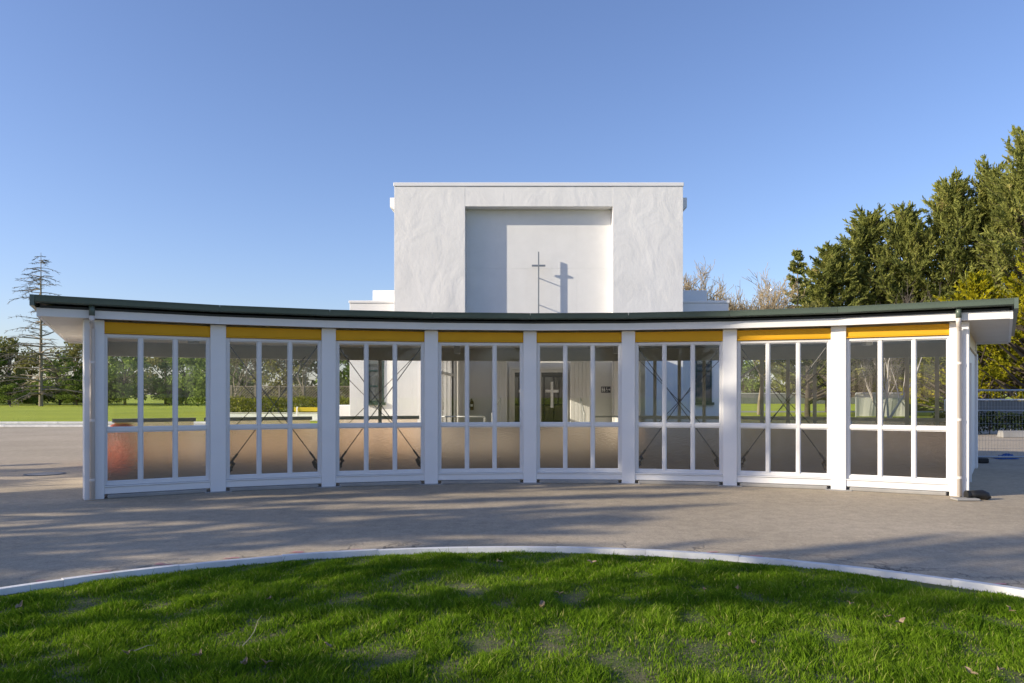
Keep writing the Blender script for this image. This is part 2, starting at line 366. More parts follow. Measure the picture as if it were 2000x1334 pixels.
# floor, ceiling, roof, fascias, gutter
fl = MB()
for i in range(8): fl.hexa([pol(CR + .02, TH[i], -.02), pol(CR + .02, TH[i+1], -.02), pol(RB - .02, TH[i+1], -.02), pol(RB - .02, TH[i], -.02), pol(CR + .02, TH[i], .02), pol(CR + .02, TH[i+1], .02), pol(RB - .02, TH[i+1], .02), pol(RB - .02, TH[i], .02)])
ppart(fl, 'floor', 'floor')
for i in range(8): ppart(ring(CR + .14, RB - .10, 2.66, 2.70, 0, [i]), 'ceiling_panel', 'ceiling')
ppart(ring(CR - .22, RB + .32, 2.765, 2.80, OV - .06), 'roof_deck', 'dark')
ppart(ring(CR - .30, RB + .40, 2.872, 2.895), 'roof', 'green')
for i in range(8):
    ppart(ring(CR - .25, CR - .20, 2.65, 2.765, OV - .05, [i]), 'fascia', 'white')
    ppart(ring(CR - .265, CR - .235, 2.767, 2.80, OV - .05, [i]), 'gap_shade_flashing', 'dark')  # dark lip; its near-black also stands in for the shadow gap below the gutter
    ppart(ring(CR - .20, CR + .13, 2.66, 2.68, 0, [i]), 'soffit', 'cream')
    ppart(ring(RB + .30, RB + .34, 2.62, 2.765, OV - .05, [i]), 'rear_fascia', 'white')
    ppart(ring(RB - .09, RB + .09, 2.36, 2.655, 0, [i]), 'rear_beam', 'beam')
    ppart(ring(CR + .16, CR + .24, 2.52, 2.655, 0, [i]), 'front_beam', 'ceiling')
# gutter: quarter-round profile swept along the facets, one length per bay
prof = [(-.285, 2.825), (-.40, 2.825), (-.425, 2.84), (-.432, 2.885), (-.437, 2.905), (-.445, 2.925), (-.425, 2.928), (-.415, 2.905), (-.285, 2.905)]
for i in range(8):
    m = MB(); s0 = -OV if i == 0 else 0; s1 = OV if i == 7 else 0; n = len(prof)
    m.v = [pol(CR + r, TH[i], z, s0 + (.002 if i else 0)) for r, z in prof] + [pol(CR + r, TH[i+1], z, s1 - (.002 if i < 7 else 0)) for r, z in prof]
    m.f = [(j, (j+1) % n, n + (j+1) % n, n + j) for j in range(n)] + [tuple(range(n)), tuple(range(n, 2*n))]
    ppart(m, 'gutter', 'green')
# ends: soffit boards, verge flashing, end fascia, end wall with door
for e, (t, sg) in enumerate(((TH[0], -1), (TH[8], 1))):
    nb = 4; r0, r1 = CR - .20, RB + .30
    for k in range(nb):
        a, b = r0 + (r1 - r0) * k / nb, r0 + (r1 - r0) * (k + 1) / nb - .008; s0, s1 = sg * .05, sg * (OV - .05)
        m = MB().hexa([pol(a, t, 2.656, s0), pol(a, t, 2.656, s1), pol(b, t, 2.656, s1), pol(b, t, 2.656, s0), pol(a, t, 2.675, s0), pol(a, t, 2.675, s1), pol(b, t, 2.675, s1), pol(b, t, 2.675, s0)])
        ppart(m, 'soffit_board', 'cream')
    def slab(ra, rb, s0, s1, z0, z1):
        s0, s1 = sg * s0, sg * s1
        return MB().hexa([pol(ra, t, z0, s0), pol(ra, t, z0, s1), pol(rb, t, z0, s1), pol(rb, t, z0, s0), pol(ra, t, z1, s0), pol(ra, t, z1, s1), pol(rb, t, z1, s1), pol(rb, t, z1, s0)])
    ppart(slab(CR - .247, RB + .33, OV - .05, OV - .01, 2.645, 2.768), 'end_fascia', 'white')
    ppart(slab(CR - .44, RB + .40, OV + .002, OV + .055, 2.775, 2.927), 'verge_flashing', 'green')
    ppart(slab(CR + .16, RB - .10, -.05, .06, 2.42, 2.654), 'transom_panel', 'tan', .004)
    ppart(slab(CR + .16, RB - .10, -.06, .085, 2.36, 2.418), 'transom_rail', 'tan', .004)
    ppart(slab(CR + .16, CR + 1.15, -.05, .05, 0, 2.358), 'end_wall', 'white', .004)
    ppart(slab(CR + 2.25, RB - .02, -.05, .05, 0, 2.358), 'end_wall', 'white', .004)
    ppart(slab(CR + 1.15, CR + 2.25, -.05, .05, 2.10, 2.358), 'door_head', 'white', .004)
    ppart(slab(CR + 1.15, CR + 1.22, -.06, .09, 0, 2.10), 'door_jamb', 'white', .004)
    ppart(slab(CR + 2.18, CR + 2.25, -.06, .09, 0, 2.10), 'door_jamb', 'white', .004)
    d = ppart(slab(CR + 1.225, CR + 2.175, -.04, .005, .02, 2.095), 'door', 'trim', .004)
    hd = MB().tube([pol(CR + 1.30, t, 1.02, sg * .005), pol(CR + 1.30, t, 1.02, sg * .06), pol(CR + 1.42, t, 1.02, sg * .06)], .011, 8)
    o = hd.build('handle', 'steel', d, (0, 0, 0))
    if sg > 0: ppart(slab(RB - .26, RB + .10, -.02, .10, 0, 2.40), 'corner_pilaster', 'white', .005)
# front windows: frame with sill and bottom rail, six panes each, yellow panel above
W = CH * math.cos(0) - .23; hw = W / 2
fr = MB()
fr.box(-hw, -hw + .05, -.045, .055, .19, 2.448); fr.box(hw - .05, hw, -.045, .055, .19, 2.448)
fr.box(-hw + .05, hw - .05, -.045, .055, 2.405, 2.448); fr.box(-hw + .05, hw - .05, -.045, .055, .19, .245)
w3 = (W - .10 - 2 * .05) / 3
xs = [(-hw + .05 + k * (w3 + .05), -hw + .05 + k * (w3 + .05) + w3) for k in range(3)]
for k in range(2): fr.box(xs[k][1], xs[k+1][0], -.04, .05, .245, 2.405)
for k in range(3): fr.box(xs[k][0], xs[k][1], -.038, .048, .99, 1.05)
frame_me = fr.mesh('window', M['trim'], .005)
def bead(z0, z1, x0, x1):
    b = MB(); d = .014
    b.box(x0, x0 + d, -.02, .0, z0, z1); b.box(x1 - d, x1, -.02, .0, z0, z1); b.box(x0 + d, x1 - d, -.02, .0, z0, z0 + d); b.box(x0 + d, x1 - d, -.02, .0, z1 - d, z1); return b
bead_me = MB()
for (x0, x1) in xs:
    for (z0, z1) in ((.245, .99), (1.05, 2.405)):
        b = bead(z0, z1, x0, x1); k = len(bead_me.v); bead_me.v += b.v; bead_me.f += [tuple(q + k for q in f) for f in b.f]
bead_me = bead_me.mesh('glazing_bead', M['white'])
up_me = MB().box(0, w3, 0, .005, 1.05, 2.405).mesh('pane', M['glass'])
lo_me = MB().box(0, w3, 0, .005, .245, .99).mesh('frosted_pane', M['frost'])
rail_me = MB().box(-hw, hw, -.075, .05, .065, .168).mesh('bottom_rail', M['white'], .008)
sill_me = MB().box(-hw, hw, -.095, .05, .170, .188).mesh('sill', M['white'], .006)
pl_me = MB().box(-hw + .06, hw - .06, -.11, .05, 0, .060).mesh('plinth', M['conc'], .012)
yl = MB().box(-hw - .012, hw + .012, -.055, .05, 2.475, 2.625).mesh('head_panel', M['yellow'], .004)
yl2 = MB().box(-hw - .03, hw + .03, -.08, .0, 2.454, 2.473).mesh('head_lip', M['yellow'], .004)
RM = CR * math.cos(DA / 2)
for i in range(8):
    t = TH[i] + DA / 2
    f = pput('window', frame_me, RM, t)
    put('glazing_bead', bead_me, f, (0, 0, 0))
    for k in range(3):
        put('pane', up_me, f, (xs[k][0], .002, 0)); put('frosted_pane', lo_me, f, (xs[k][0], .002, 0))
    put('bottom_rail', rail_me, f, (0, 0, 0)); put('sill', sill_me, f, (0, 0, 0))
    pput('plinth', pl_me, RM, t)
    hp = pput('head_panel', yl, RM, t); put('head_lip', yl2, hp, (0, 0, 0))
# rear glazing (open where the link to the chapel joins: bays 3 and 4)
RMB = RB * math.cos(DA / 2); WB = CHB - .17
def rear(nl, at=None, cut=0):
    h = WB / 2; x = [-h + WB * k / nl for k in range(nl + 1)] if at is None else [-h + cut] + [(-h + WB * a) for a in at] + [h]
    m = MB(); m.box(-h + cut, h, -.05, .05, .95, 1.03); m.box(-h + cut, h, -.05, .05, .02, .10)
    for q in x[1:-1]: m.box(q - .04, q + .04, -.045, .045, .10, .95); m.box(q - .04, q + .04, -.045, .045, 1.03, 2.36)
    return m.mesh('rear_window', M['beam'], .004), x
for i in range(8):
    if i in (3, 4): continue
    me, x = rear(4) if i > 4 else rear(1, [.60] if i == 2 else [], .70 if i == 0 else 0)
    t = TH[i] + DA / 2; f = pput('rear_window', me, RMB, t)
    for k in range(len(x) - 1):
        if x[k+1] - x[k] < .1: continue
        a, b = x[k] + .04, x[k+1] - .04
        MB().box(a, b, 0, .005, 1.03, 2.36).build('pane', 'glass', f, (0, 0, 0))
        MB().box(a, b, 0, .005, .10, .95).build('frosted_pane', 'frost', f, (0, 0, 0))
# crossed brace rods with their bottom hooks, in the two bays either side of the middle
for i in (1, 2, 5, 6):
    for rr, tint in ((CR + .105, 1), (RB - .2, 0)):
        q = .74 * (1 if rr < 14 else 1.35)
        for s in (-1, 1):
            t = TH[i] + DA / 2; RR = rr * math.cos(DA / 2)
            a, b = Vector(pol(RR, t, .34, -s * q)), Vector(pol(RR, t, 2.42, s * q))
            rod = ppart(MB().tube([a, b], .0085, 6), 'brace_rod', 'rod')
            if rr < 14:
                d = (b - a).normalized(); m = MB()
                u = Vector((math.cos(t), -math.sin(t), 0)) * s
                m.tube([a + d * .30, a + d * .12], .017, 8)
                m.tube([a + d * .16 + u * .00, a + d * .10 + u * .055, a + d * .00 + u * .07, a - d * .08 + u * .04, a - d * .13 - u * .01], [.018, .034, .042, .036, .018], 8)
                m.build('turnbuckle', 'black', rod, (0, 0, 0))
                m2 = MB().tube([b - d * .10, b], .02, 8); m2.build('clevis', 'black', rod, (0, 0, 0))
# downpipes at both ends
for t, s, mt in ((TH[0], -.01, 'pipe'), (TH[8], .005, 'pipe')):
    f = lambda r, z: pol(CR + r, t, z, s)
    dp = ppart(MB().tube([f(-.36, 2.69), f(-.36, 2.62), f(-.33, 2.585), f(-.20, 2.54), f(-.165, 2.50), f(-.165, .02)], .036, 14, True), 'downpipe', mt, 0, True)
    MB().tube([f(-.36, 2.84), f(-.36, 2.68)], .040, 14).build('outlet', 'green', dp, (0, 0, 0), 0, 0, True)
    for z in (.28, 1.15, 2.0): MB().tube([f(-.165, z), f(-.165, z + .035)], .041, 14).build('clip', mt, dp, (0, 0, 0))
# ceiling-hung light boxes
for (px, y) in ((378, 13.1), (893, 16.4), (1204, 16.4), (1694, 13.6)):
    x = (px - PX) / F * y
    o = ppart(MB().box(x - .06, x + .06, y - .10, y + .10, 2.42, 2.66), 'light_box', 'white', .01)
    MB().box(x - .045, x + .045, y - .085, y + .085, 2.412, 2.4195).build('lens', 'signwhite', o, (0, 0, 0))

# ------------------------------------------------------------------ the chapel
FY = 25.3; SF = F / FY
def fx(px, y=FY): return (px - PX) / F * y
def fz(py, y=FY): return EYE + (HY - py) / F * y
ch = thing('chapel', 'tall white plastered chapel block with a recessed panel and stepped wings', 'chapel', (.2, FY, 0))
def cp(mb, name, mat, bevel=0): return mb.build(name, mat, ch, None, 0, bevel)
xl, xr, rl, rr_ = fx(770), fx(1334), fx(908), fx(1197); zt, zr = fz(364), fz(403)
D = .45
cp(MB().box(xl, rl, FY, FY + 19, 0, zt), 'pier', 'plaster', .003)
cp(MB().box(rr_, xr, FY, FY + 19, 0, zt), 'pier', 'plaster', .003)
cp(MB().box(rl + .001, rr_ - .001, FY + .003, FY + 18.9, zr, zt - .003), 'lintel', 'plaster', .003)
cap = cp(MB().box(xl - .025, xr + .025, FY - .03, FY + 19.03, zt + .004, zt + .125), 'parapet_cap', 'white', .01)
cp(MB().box(rl + .002, rr_ - .002, FY + D + .022, FY + 6, 0, zr - .004), 'recess_core', 'render')
bx = [rl + .004, fx(1028), fx(1078), fx(1128), rr_ - .004]; bz = [2.96, fz(520), zr - .006]
for i in range(4):
    for j in range(2): cp(MB().box(bx[i] + .001, bx[i+1] - .001, FY + D, FY + D + .02, bz[j] + .001, bz[j+1] - .001), 'recess_panel', 'render')
for sg, x in ((-1, xl), (1, xr)):      # eave gutters along both sides, their ends show beside the facade
    m = MB().box(min(x, x + sg * .27), max(x, x + sg * .27), FY + .7, FY + 18.8, fz(405, 26), fz(386, 26)); m.hexa([(x, FY + .7, fz(412, 26)), (x + sg * .02, FY + .7, fz(412, 26)), (x + sg * .02, FY + 18.8, fz(412, 26)), (x, FY + 18.8, fz(412, 26)), (x, FY + .7, fz(405, 26) - .002), (x + sg * .24, FY + .7, fz(405, 26) - .002), (x + sg * .24, FY + 18.8, fz(405, 26) - .002), (x, FY + 18.8, fz(405, 26) - .002)])
    cp(m, 'side_gutter', 'white')
WY = FY + .55
for sg, x0, pe, pu in ((-1, xl, 683, 728), (1, xr, 1423, 1381)):
    xe, xu = fx(pe, WY), fx(pu, WY + 1.2); a, b = sorted((xe, x0 - sg * .002)); zw = fz(592, WY)
    cp(MB().box(a, b, WY, WY + 12, 0, zw), 'wing', 'render', .01)
    a2, b2 = sorted((xe + sg * .03, x0 - sg * .002)); cp(MB().box(a2, b2, WY - .03, WY + 12.03, zw + .003, fz(587, WY)), 'wing_cap', 'white', .008)
    a3, b3 = sorted((xu, x0 - sg * .002)); cp(MB().box(a3, b3, WY + 1.2, WY + 11, zw + .12, fz(567, WY + 1.2)), 'upper_step', 'render', .01)
    # tall narrow window with teal frame
    wx = (fx(717, WY), fx(750, WY)) if sg < 0 else (fx(1358, WY), fx(1390, WY)); z0, z1 = 1.28, 3.40
    wm = MB(); wm.box(wx[0], wx[0] + .05, WY - .035, WY - .002, z0, z1); wm.box(wx[1] - .05, wx[1], WY - .035, WY - .002, z0, z1)
    for k in range(5):
        zz = z0 + (z1 - z0 - .05) * k / 4; wm.box(wx[0] + .05, wx[1] - .05, WY - .033, WY - .002, zz, zz + .05)
    wf = cp(wm, 'window', 'teal', .003)
    for k in range(4):
        za, zb = z0 + .05 + (z1 - z0 - .05) * k / 4, z0 + (z1 - z0 - .05) * (k + 1) / 4
        MB().box(wx[0] + .05, wx[1] - .05, WY - .014, WY - .004, za, zb).build('pane', 'winglass', wf, (0, 0, 0))
    MB().box(wx[0] - .06, wx[1] + .06, WY - .12, WY - .002, z0 - .09, z0 - .004).build('sill', 'teal', wf, (0, 0, 0))
# wall cross: a thin blade standing off the recess on two brackets
xc = fx(1052); yb = FY + D - .28
cr = cp(MB().box(xc - .022, xc + .022, yb - .034, yb + .034, 2.97, fz(490)), 'cross_post', 'steel', .003)
cp(MB().box(xc - .225, xc - .0225, yb - .03, yb + .03, fz(519), fz(515.5)), 'cross_arm', 'steel', .003); cp(MB().box(xc + .0225, xc + .225, yb - .03, yb + .03, fz(519), fz(515.5)), 'cross_arm', 'steel', .003)
for py in (539, 592): cp(MB().tube([(xc, yb + .034, fz(py)), (xc, FY + D - .001, fz(py))], .016, 8), 'bracket', 'steel')
# entrance doors in the recess
DY = FY + D; dx0, dx1, dz0, dz1 = fx(1000, DY), fx(1104, DY), .45, fz(722, DY)
dm = MB(); dm.box(dx0 - .09, dx0, DY - .10, DY + .01, dz0, dz1 + .09); dm.box(dx1, dx1 + .09, DY - .10, DY + .01, dz0, dz1 + .09); dm.box(dx0, dx1, DY - .10, DY + .01, dz1, dz1 + .09)
cp(dm, 'door_frame', 'trim', .004)
mid = (dx0 + dx1) / 2
for (a, b) in ((dx0 + .005, mid - .003), (mid + .003, dx1 - .005)):
    m = MB(); st = .085; y0, y1 = DY - .07, DY - .02; z1 = dz1 - .01; z0 = dz0 + .02
    m.box(a, a + st, y0, y1, z0, z1); m.box(b - st, b, y0, y1, z0, z1); m.box(a + st, b - st, y0, y1, z1 - st, z1); m.box(a + st, b - st, y0, y1, z0, z0 + .12)
    dr = cp(m, 'door', 'trim', .003)
    MB().box(a + st, b - st, DY - .048, DY - .040, z0 + .12, z1 - st).build('pane', 'darkglass', dr, (0, 0, 0))
    c = (a + b) / 2 + .0; k = MB(); k.box(c - .045, c + .045, DY - .054, DY - .0485, 1.10, 1.97); k.box(c - .22, c - .0455, DY - .054, DY - .0485, 1.61, 1.70); k.box(c + .0455, c + .22, DY - .054, DY - .0485, 1.61, 1.70)
    k.build('cross_emblem', 'signwhite', dr, (0, 0, 0))
# fluted pilasters each side of the doors
for (p0, p1) in ((965, 990), (1114, 1152)):
    a, b = fx(p0, FY), fx(p1, FY); m = MB(); n = 5
    for k in range(n): m.box(a + (b - a) * k / n + .006, a + (b - a) * (k + 1) / n - .006, FY - .03, FY, .45, 2.94)
    m.box(a, b, FY + .001, DY - .001, .45, 2.94); cp(m, 'pilaster', 'white', .003)

# ------------------------------------------------------------------ link between pavilion and chapel
VX0, VX1, VY0, VY1 = -2.58, 2.80, 18.98, FY - .04
vs = thing('glazed_link', 'low white link with a glazed side joining the curved pavilion to the chapel', 'link building', ((VX0 + VX1) / 2, VY0, 0))
def vp(mb, name, mat, bevel=0): return mb.build(name, mat, vs, None, 0, bevel)
vp(MB().box(VX0 - .15, VX1 + .15, VY0 + .1, VY1, 2.98, 3.22), 'roof', 'dark', .01)
vp(MB().box(VX0, VX1, VY0 + .1, VY1, 2.93, 2.975), 'ceiling', 'white')
vp(MB().box(VX1 - .12, VX1, VY0 + .1, VY1, 0, 2.925), 'side_wall', 'white', .004)
vp(MB().box(VX0, VX0 + .10, VY1 - .9, VY1, 0, 2.925), 'side_wall', 'white', .004)
m = MB(); ys = [VY0 + .12 + k * 1.06 for k in range(6)]
for y in ys: m.box(VX0 + .01, VX0 + .09, y - .04, y + .04, 0, 2.925)
for k in range(5):
    for z in (.02, 2.12, 2.84): m.box(VX0 + .015, VX0 + .085, ys[k] + .04, ys[k+1] - .04, z, z + .07)
gw = vp(m, 'side_glazing', 'trim', .003)
for k in range(5):
    for z0, z1 in ((.09, 2.12), (2.19, 2.84)): MB().box(VX0 + .047, VX0 + .053, ys[k] + .04, ys[k+1] - .04, z0, z1).build('pane', 'glass', gw, (0, 0, 0))
rp = MB(); rp.hexa([(VX0 + .10, 20.4, .021), (VX1 - .12, 20.4, .021), (VX1 - .12, VY1, .021), (VX0 + .10, VY1, .021), (VX0 + .10, 20.4, .03), (VX1 - .12, 20.4, .03), (VX1 - .12, 24.0, .44), (VX0 + .10, 24.0, .44)])
vp(rp, 'ramp', 'conc')
vp(MB().box(rl + .01, rr_ - .01, 24.001, DY - .002, .025, .448), 'landing', 'conc')
vp(MB().box(VX0 + .1, VX1 - .12, VY0 - .02, 20.398, -.01, .02), 'floor', 'floor')
def rail(name, label, pts, posts, grp=None):
    o = thing(name, label, 'handrail', (pts[0][0], pts[0][1], .02), grp); base = Vector(o.location)
    MB().tube(pts, .021, 10).build('rail', 'galv', o, -base, 0, 0, True)
    for (x, y, zt_, zb_) in posts: MB().tube([(x, y, zb_), (x, y, zt_)], .016, 8).build('post', 'galv', o, -base)
rail('handrail', 'straight steel handrail beside the glazed side of the link', [(VX0 + .14, 20.3, .96), (-1.30, 20.3, .96), (-1.24, 20.3, .93), (-1.23, 20.3, .80)], [(VX0 + .3, 20.3, .95, .02), (-1.27, 20.3, .95, .02)])
rail('handrail', 'straight steel handrail below the restroom sign', [(VX1 - .16, 20.3, .96), (1.68, 20.3, .96), (1.60, 20.3, .93), (1.59, 20.3, .80)], [(VX1 - .3, 20.3, .95, .02), (1.63, 20.3, .95, .02)])
rail('ramp_handrail', 'sloping handrail climbing the ramp on the fire extinguisher side', [(-1.1, 20.9, 1.0), (-1.0, 23.9, 1.42)], [(-1.1, 20.95, 1.0, .08), (-1.05, 22.4, 1.21, .24), (-1.0, 23.85, 1.41, .42)])
rail('ramp_handrail', 'sloping handrail climbing the ramp on the restroom sign side', [(1.42, 20.9, 1.0), (1.50, 23.9, 1.42)], [(1.42, 20.95, 1.0, .08), (1.46, 22.4, 1.21, .24), (1.5, 23.85, 1.41, .42)])
# fire extinguisher and restroom sign on the recess wall
fe = thing('fire_extinguisher', 'dark fire extinguisher hung on the wall inside the link', 'fire extinguisher', (fx(922, DY), DY - .09, 1.02))
MB().tube([(0, 0, 0), (0, 0, .02), (0, 0, .26), (0, 0, .30), (0, 0, .33)], [.055, .062, .062, .045, .02], 16).build('cylinder', 'extinguisher', fe, (0, 0, 0), 0, 0, True)
MB().tube([(0, 0, .331), (0, 0, .37)], .018, 10).build('valve', 'black', fe, (0, 0, 0))
MB().box(-.012, .012, -.10, .03, .371, .39).build('lever', 'black', fe, (0, 0, 0), 0, .003)
MB().tube([(-.015, 0, .35), (-.07, -.01, .33), (-.082, -.01, .22), (-.075, -.01, .08)], .010, 8).build('hose', 'black', fe, (0, 0, 0))
MB().box(-.04, .04, -.066, -.0635, .12, .20).build('instruction_label', 'signwhite', fe, (0, 0, 0))
MB().box(-.03, .03, .062, .089, .1, .3).build('wall_bracket', 'black', fe, (0, 0, 0))
sx0, sx1, sz0, sz1 = fx(1174, DY), rr_ - .03, fz(767, DY), fz(755, DY)
sg_ = thing('restroom_sign', 'small navy restroom sign with white pictograms on the inner wall', 'sign', ((sx0 + sx1) / 2, DY - .012, sz0))
MB().box(sx0, sx1, DY - .012, DY - .002, sz0, sz1).build('plate', 'navy', sg_, None, 0, .002)
h = sz1 - sz0; yy = DY - .0155
def fig(x, skirt):
    m = MB(); m.tube([(x, yy - .001, sz0 + h * .80), (x, yy + .001, sz0 + h * .80)], h * .07, 12)
    wd = h * .10
    if skirt: m.hexa([(x - wd * 1.5, yy, sz0 + h * .36), (x + wd * 1.5, yy, sz0 + h * .36), (x + wd * 1.5, yy + .002, sz0 + h * .36), (x - wd * 1.5, yy + .002, sz0 + h * .36), (x - wd * .6, yy, sz0 + h * .70), (x + wd * .6, yy, sz0 + h * .70), (x + wd * .6, yy + .002, sz0 + h * .70), (x - wd * .6, yy + .002, sz0 + h * .70)])
    else: m.box(x - wd, x + wd, yy, yy + .002, sz0 + h * .38, sz0 + h * .70)
    for q in (-1, 1): m.box(x + q * wd * .55 - wd * .35, x + q * wd * .55 + wd * .35, yy, yy + .002, sz0 + h * .14, sz0 + h * .355)
    m.build('pictogram', 'signwhite', sg_)
fig(sx0 + .045, False); fig(sx0 + .105, True)
x = sx0 + .185; m = MB(); m.tube([(x, yy - .001, sz0 + h * .80), (x, yy + .001, sz0 + h * .80)], h * .06, 10); m.box(x - .008, x + .006, yy, yy + .002, sz0 + h * .45, sz0 + h * .72); m.box(x + .0065, x + .035, yy, yy + .002, sz0 + h * .45, sz0 + h * .53); m.box(x + .029, x + .035, yy, yy + .002, sz0 + h * .2, sz0 + h * .445)
m.tube([(x + .0 + .032 * math.cos(a), yy + .001, sz0 + h * .34 + .032 * math.sin(a)) for a in np.linspace(2.2, 6.0, 9)], .004, 6); m.build('pictogram', 'signwhite', sg_)
x = sx1 - .045; m = MB(); m.box(x - .03, x + .006, yy, yy + .002, sz0 + h * .44, sz0 + h * .56)
m.v += [(x + .0065, yy, sz0 + h * .3), (x + .036, yy, sz0 + h * .5), (x + .0065, yy, sz0 + h * .7)]; k = len(m.v); m.f.append((k-3, k-2, k-1)); m.build('arrow', 'signwhite', sg_)

# ------------------------------------------------------------------ trees
def tubes_np(segs, name, mat, n=4):
    # segs: list of (p0, p1, r0, r1) -> one mesh of short tapered prisms
    A = np.array([np.r_[s[0], s[1]] for s in segs]); r0 = np.array([s[2] for s in segs]); r1 = np.array([s[3] for s in segs])
    p, q = A[:, :3], A[:, 3:]; d = q - p; d /= np.linalg.norm(d, axis=1)[:, None] + 1e-9
    up = np.where(np.abs(d[:, 2:3]) < .9, [[0, 0, 1.]], [[1., 0, 0]]); a = np.cross(d, up); a /= np.linalg.norm(a, axis=1)[:, None]; b = np.cross(d, a)
    V = []
    for base, r in ((p, r0), (q, r1)):
        for j in range(n):
            t = 2 * math.pi * j / n; V.append(base + (a * math.cos(t) + b * math.sin(t)) * r[:, None])
    V = np.stack(V, 1).reshape(-1, 3); k = np.arange(len(segs))[:, None] * 2 * n
    Fc = np.concatenate([np.concatenate([k + j, k + (j+1) % n, k + n + (j+1) % n, k + n + j], 1)[:, None] for j in range(n)], 1).reshape(-1, 4)
    return np_mesh(name, V, Fc, mat)
def leaves_np(C, Dv, L, Wd, name, mat, rng, rnd=None):
    # elongated leaf quads: centre C, long axis Dv, length L, width Wd
    n = len(C); Dv = Dv / (np.linalg.norm(Dv, axis=1)[:, None] + 1e-9)
    s = rng.normal(size=(n, 3)); s -= (s * Dv).sum(1)[:, None] * Dv; s /= np.linalg.norm(s, axis=1)[:, None] + 1e-9
    L = L[:, None] / 2; Wd = Wd[:, None] / 2
    V = np.stack([C - Dv * L, C + s * Wd - Dv * L * .1, C + Dv * L, C - s * Wd - Dv * L * .1], 1).reshape(-1, 3)
    Fc = np.arange(n * 4).reshape(-1, 4)
    if rnd is None: rnd = rng.random(n)
    return np_mesh(name, V, Fc, mat, np.repeat(rnd, 4))
def conifer_mesh(seed, h, rad, nclump=90, nspray=26, nleaf=9, base=.10, mat='macro', leaf=(.46, .105), spray=1.15, upsweep=.6, profile=None):
    """broad cypress: limbs ending in clumps of up-swept sprays; returns (trunk mesh, crown mesh)"""
    rng = np.random.default_rng(seed); segs = []
    profile = profile or (lambda u: (min(1, (u + .12) / .30)) * (1 - u ** 1.7) ** .8)
    tr = [(np.array([rng.normal(0, .012) * k * rad * .3, rng.normal(0, .012) * k * rad * .3, h * .93 * k / 8])) for k in range(9)]
    for k in range(8): segs.append((tr[k], tr[k+1], h * .028 * (1 - k / 8.6) + .03, h * .028 * (1 - (k+1) / 8.6) + .03))
    C, Dv, LL, Rn = [], [], [], []
    for c in range(nclump):
        u = base + (1 - base) * rng.random() ** .85; ang = rng.random() * 2 * math.pi; rr = rad * profile(u) * (.66 + .44 * rng.random() + (.16 if rng.random() < .12 else 0)) * (.84 + .16 * math.sin(3 * ang + seed))
        fr_ = 1 if rng.random() < .72 else rng.uniform(.3, .8); rr *= fr_
        cen = np.array([rr * math.cos(ang), rr * math.sin(ang), h * u])
        org = np.array([0, 0, max(h * u - rr * .55, h * .08)]); kz = min(7, int(org[2] / (h * .93 / 8))); fz_ = org[2] / (h * .93 / 8) - kz; org[:2] = (tr[kz] + (tr[kz+1] - tr[kz]) * min(1, fz_))[:2]; org[2] = min(org[2], h * .92)
        mid_ = (org + cen) / 2 + np.array([0, 0, -.06 * rr]); r_ = .02 + .012 * rr * 1.3
        segs += [(org, mid_, r_ * 1.8, r_), (mid_, cen, r_, r_ * .35)]
        out = np.array([math.cos(ang), math.sin(ang), 0.]); cr_ = rad * rng.uniform(.13, .23) * (1.1 - .40 * u)
        tone = rng.random()
        el = rng.uniform(.15, .75) * upsweep / .6 + .75 * max(0, u - .55)          # each limb ends in an up-swept, pointed plume
        az = ang + rng.normal(0, .45); axis = np.array([math.cos(az) * math.cos(el), math.sin(az) * math.cos(el), math.sin(el)]); PLn = rad * rng.uniform(.30, .52) * spray * (1.1 - .3 * u) * (1.35 if rng.random() < .15 else 1)
        start = cen - axis * PLn * .55; segs.append((cen, cen + axis * PLn * .42, r_ * .35, .012))
        for s in range(nspray):
            t_ = rng.random() ** .9; side = rng.normal(size=3); side -= side.dot(axis) * axis; side[2] *= .55; side /= np.linalg.norm(side) + 1e-9
            st = start + axis * PLn * t_ + np.array([0, 0, .16 * PLn * t_ * t_]); dd = axis * .75 + side * (.85 - .35 * t_) + np.array([0, 0, .18]); dd /= np.linalg.norm(dd)
            ln = PLn * (.42 * (1 - .72 * t_) + .05) * rng.uniform(.6, 1.2)
            tt = rng.random(nleaf); jit = rng.normal(0, .09, (nleaf, 3)) * (1.05 - tt)[:, None] * ln
            C.append(st + dd * (tt * ln)[:, None] + jit); Dv.append(dd * 1.5 + rng.normal(0, .45, (nleaf, 3)))
            LL.append(leaf[0] * rng.uniform(.6, 1.3, nleaf) * (1.15 - .5 * tt)); Rn.append(np.clip(tone * .55 + rng.random(nleaf) * .45, 0, 1))
    for s in range(60):      # leader tip
        st = np.array([0, 0, h * rng.uniform(.90, .99)]); dd = np.array([rng.normal(0, .35), rng.normal(0, .35), 1.]); tt = rng.random(nleaf)
        st = st + rng.normal(0, .06 * rad, 3) * np.array([1, 1, .3]); C.append(st + dd * (tt * .8)[:, None] + rng.normal(0, .06, (nleaf, 3))); Dv.append(dd + rng.normal(0, .35, (nleaf, 3))); LL.append(leaf[0] * rng.uniform(.6, 1.1, nleaf)); Rn.append(rng.random(nleaf))
    C = np.concatenate(C); Dv = np.concatenate(Dv); LL = np.concatenate(LL); Rn = np.concatenate(Rn)
    return tubes_np(segs, 'trunk', M['bark'], 6), leaves_np(C, Dv, LL, LL * leaf[1] / leaf[0] * rng.uniform(.8, 1.3, len(LL)), 'crown', M[mat], rng, Rn)
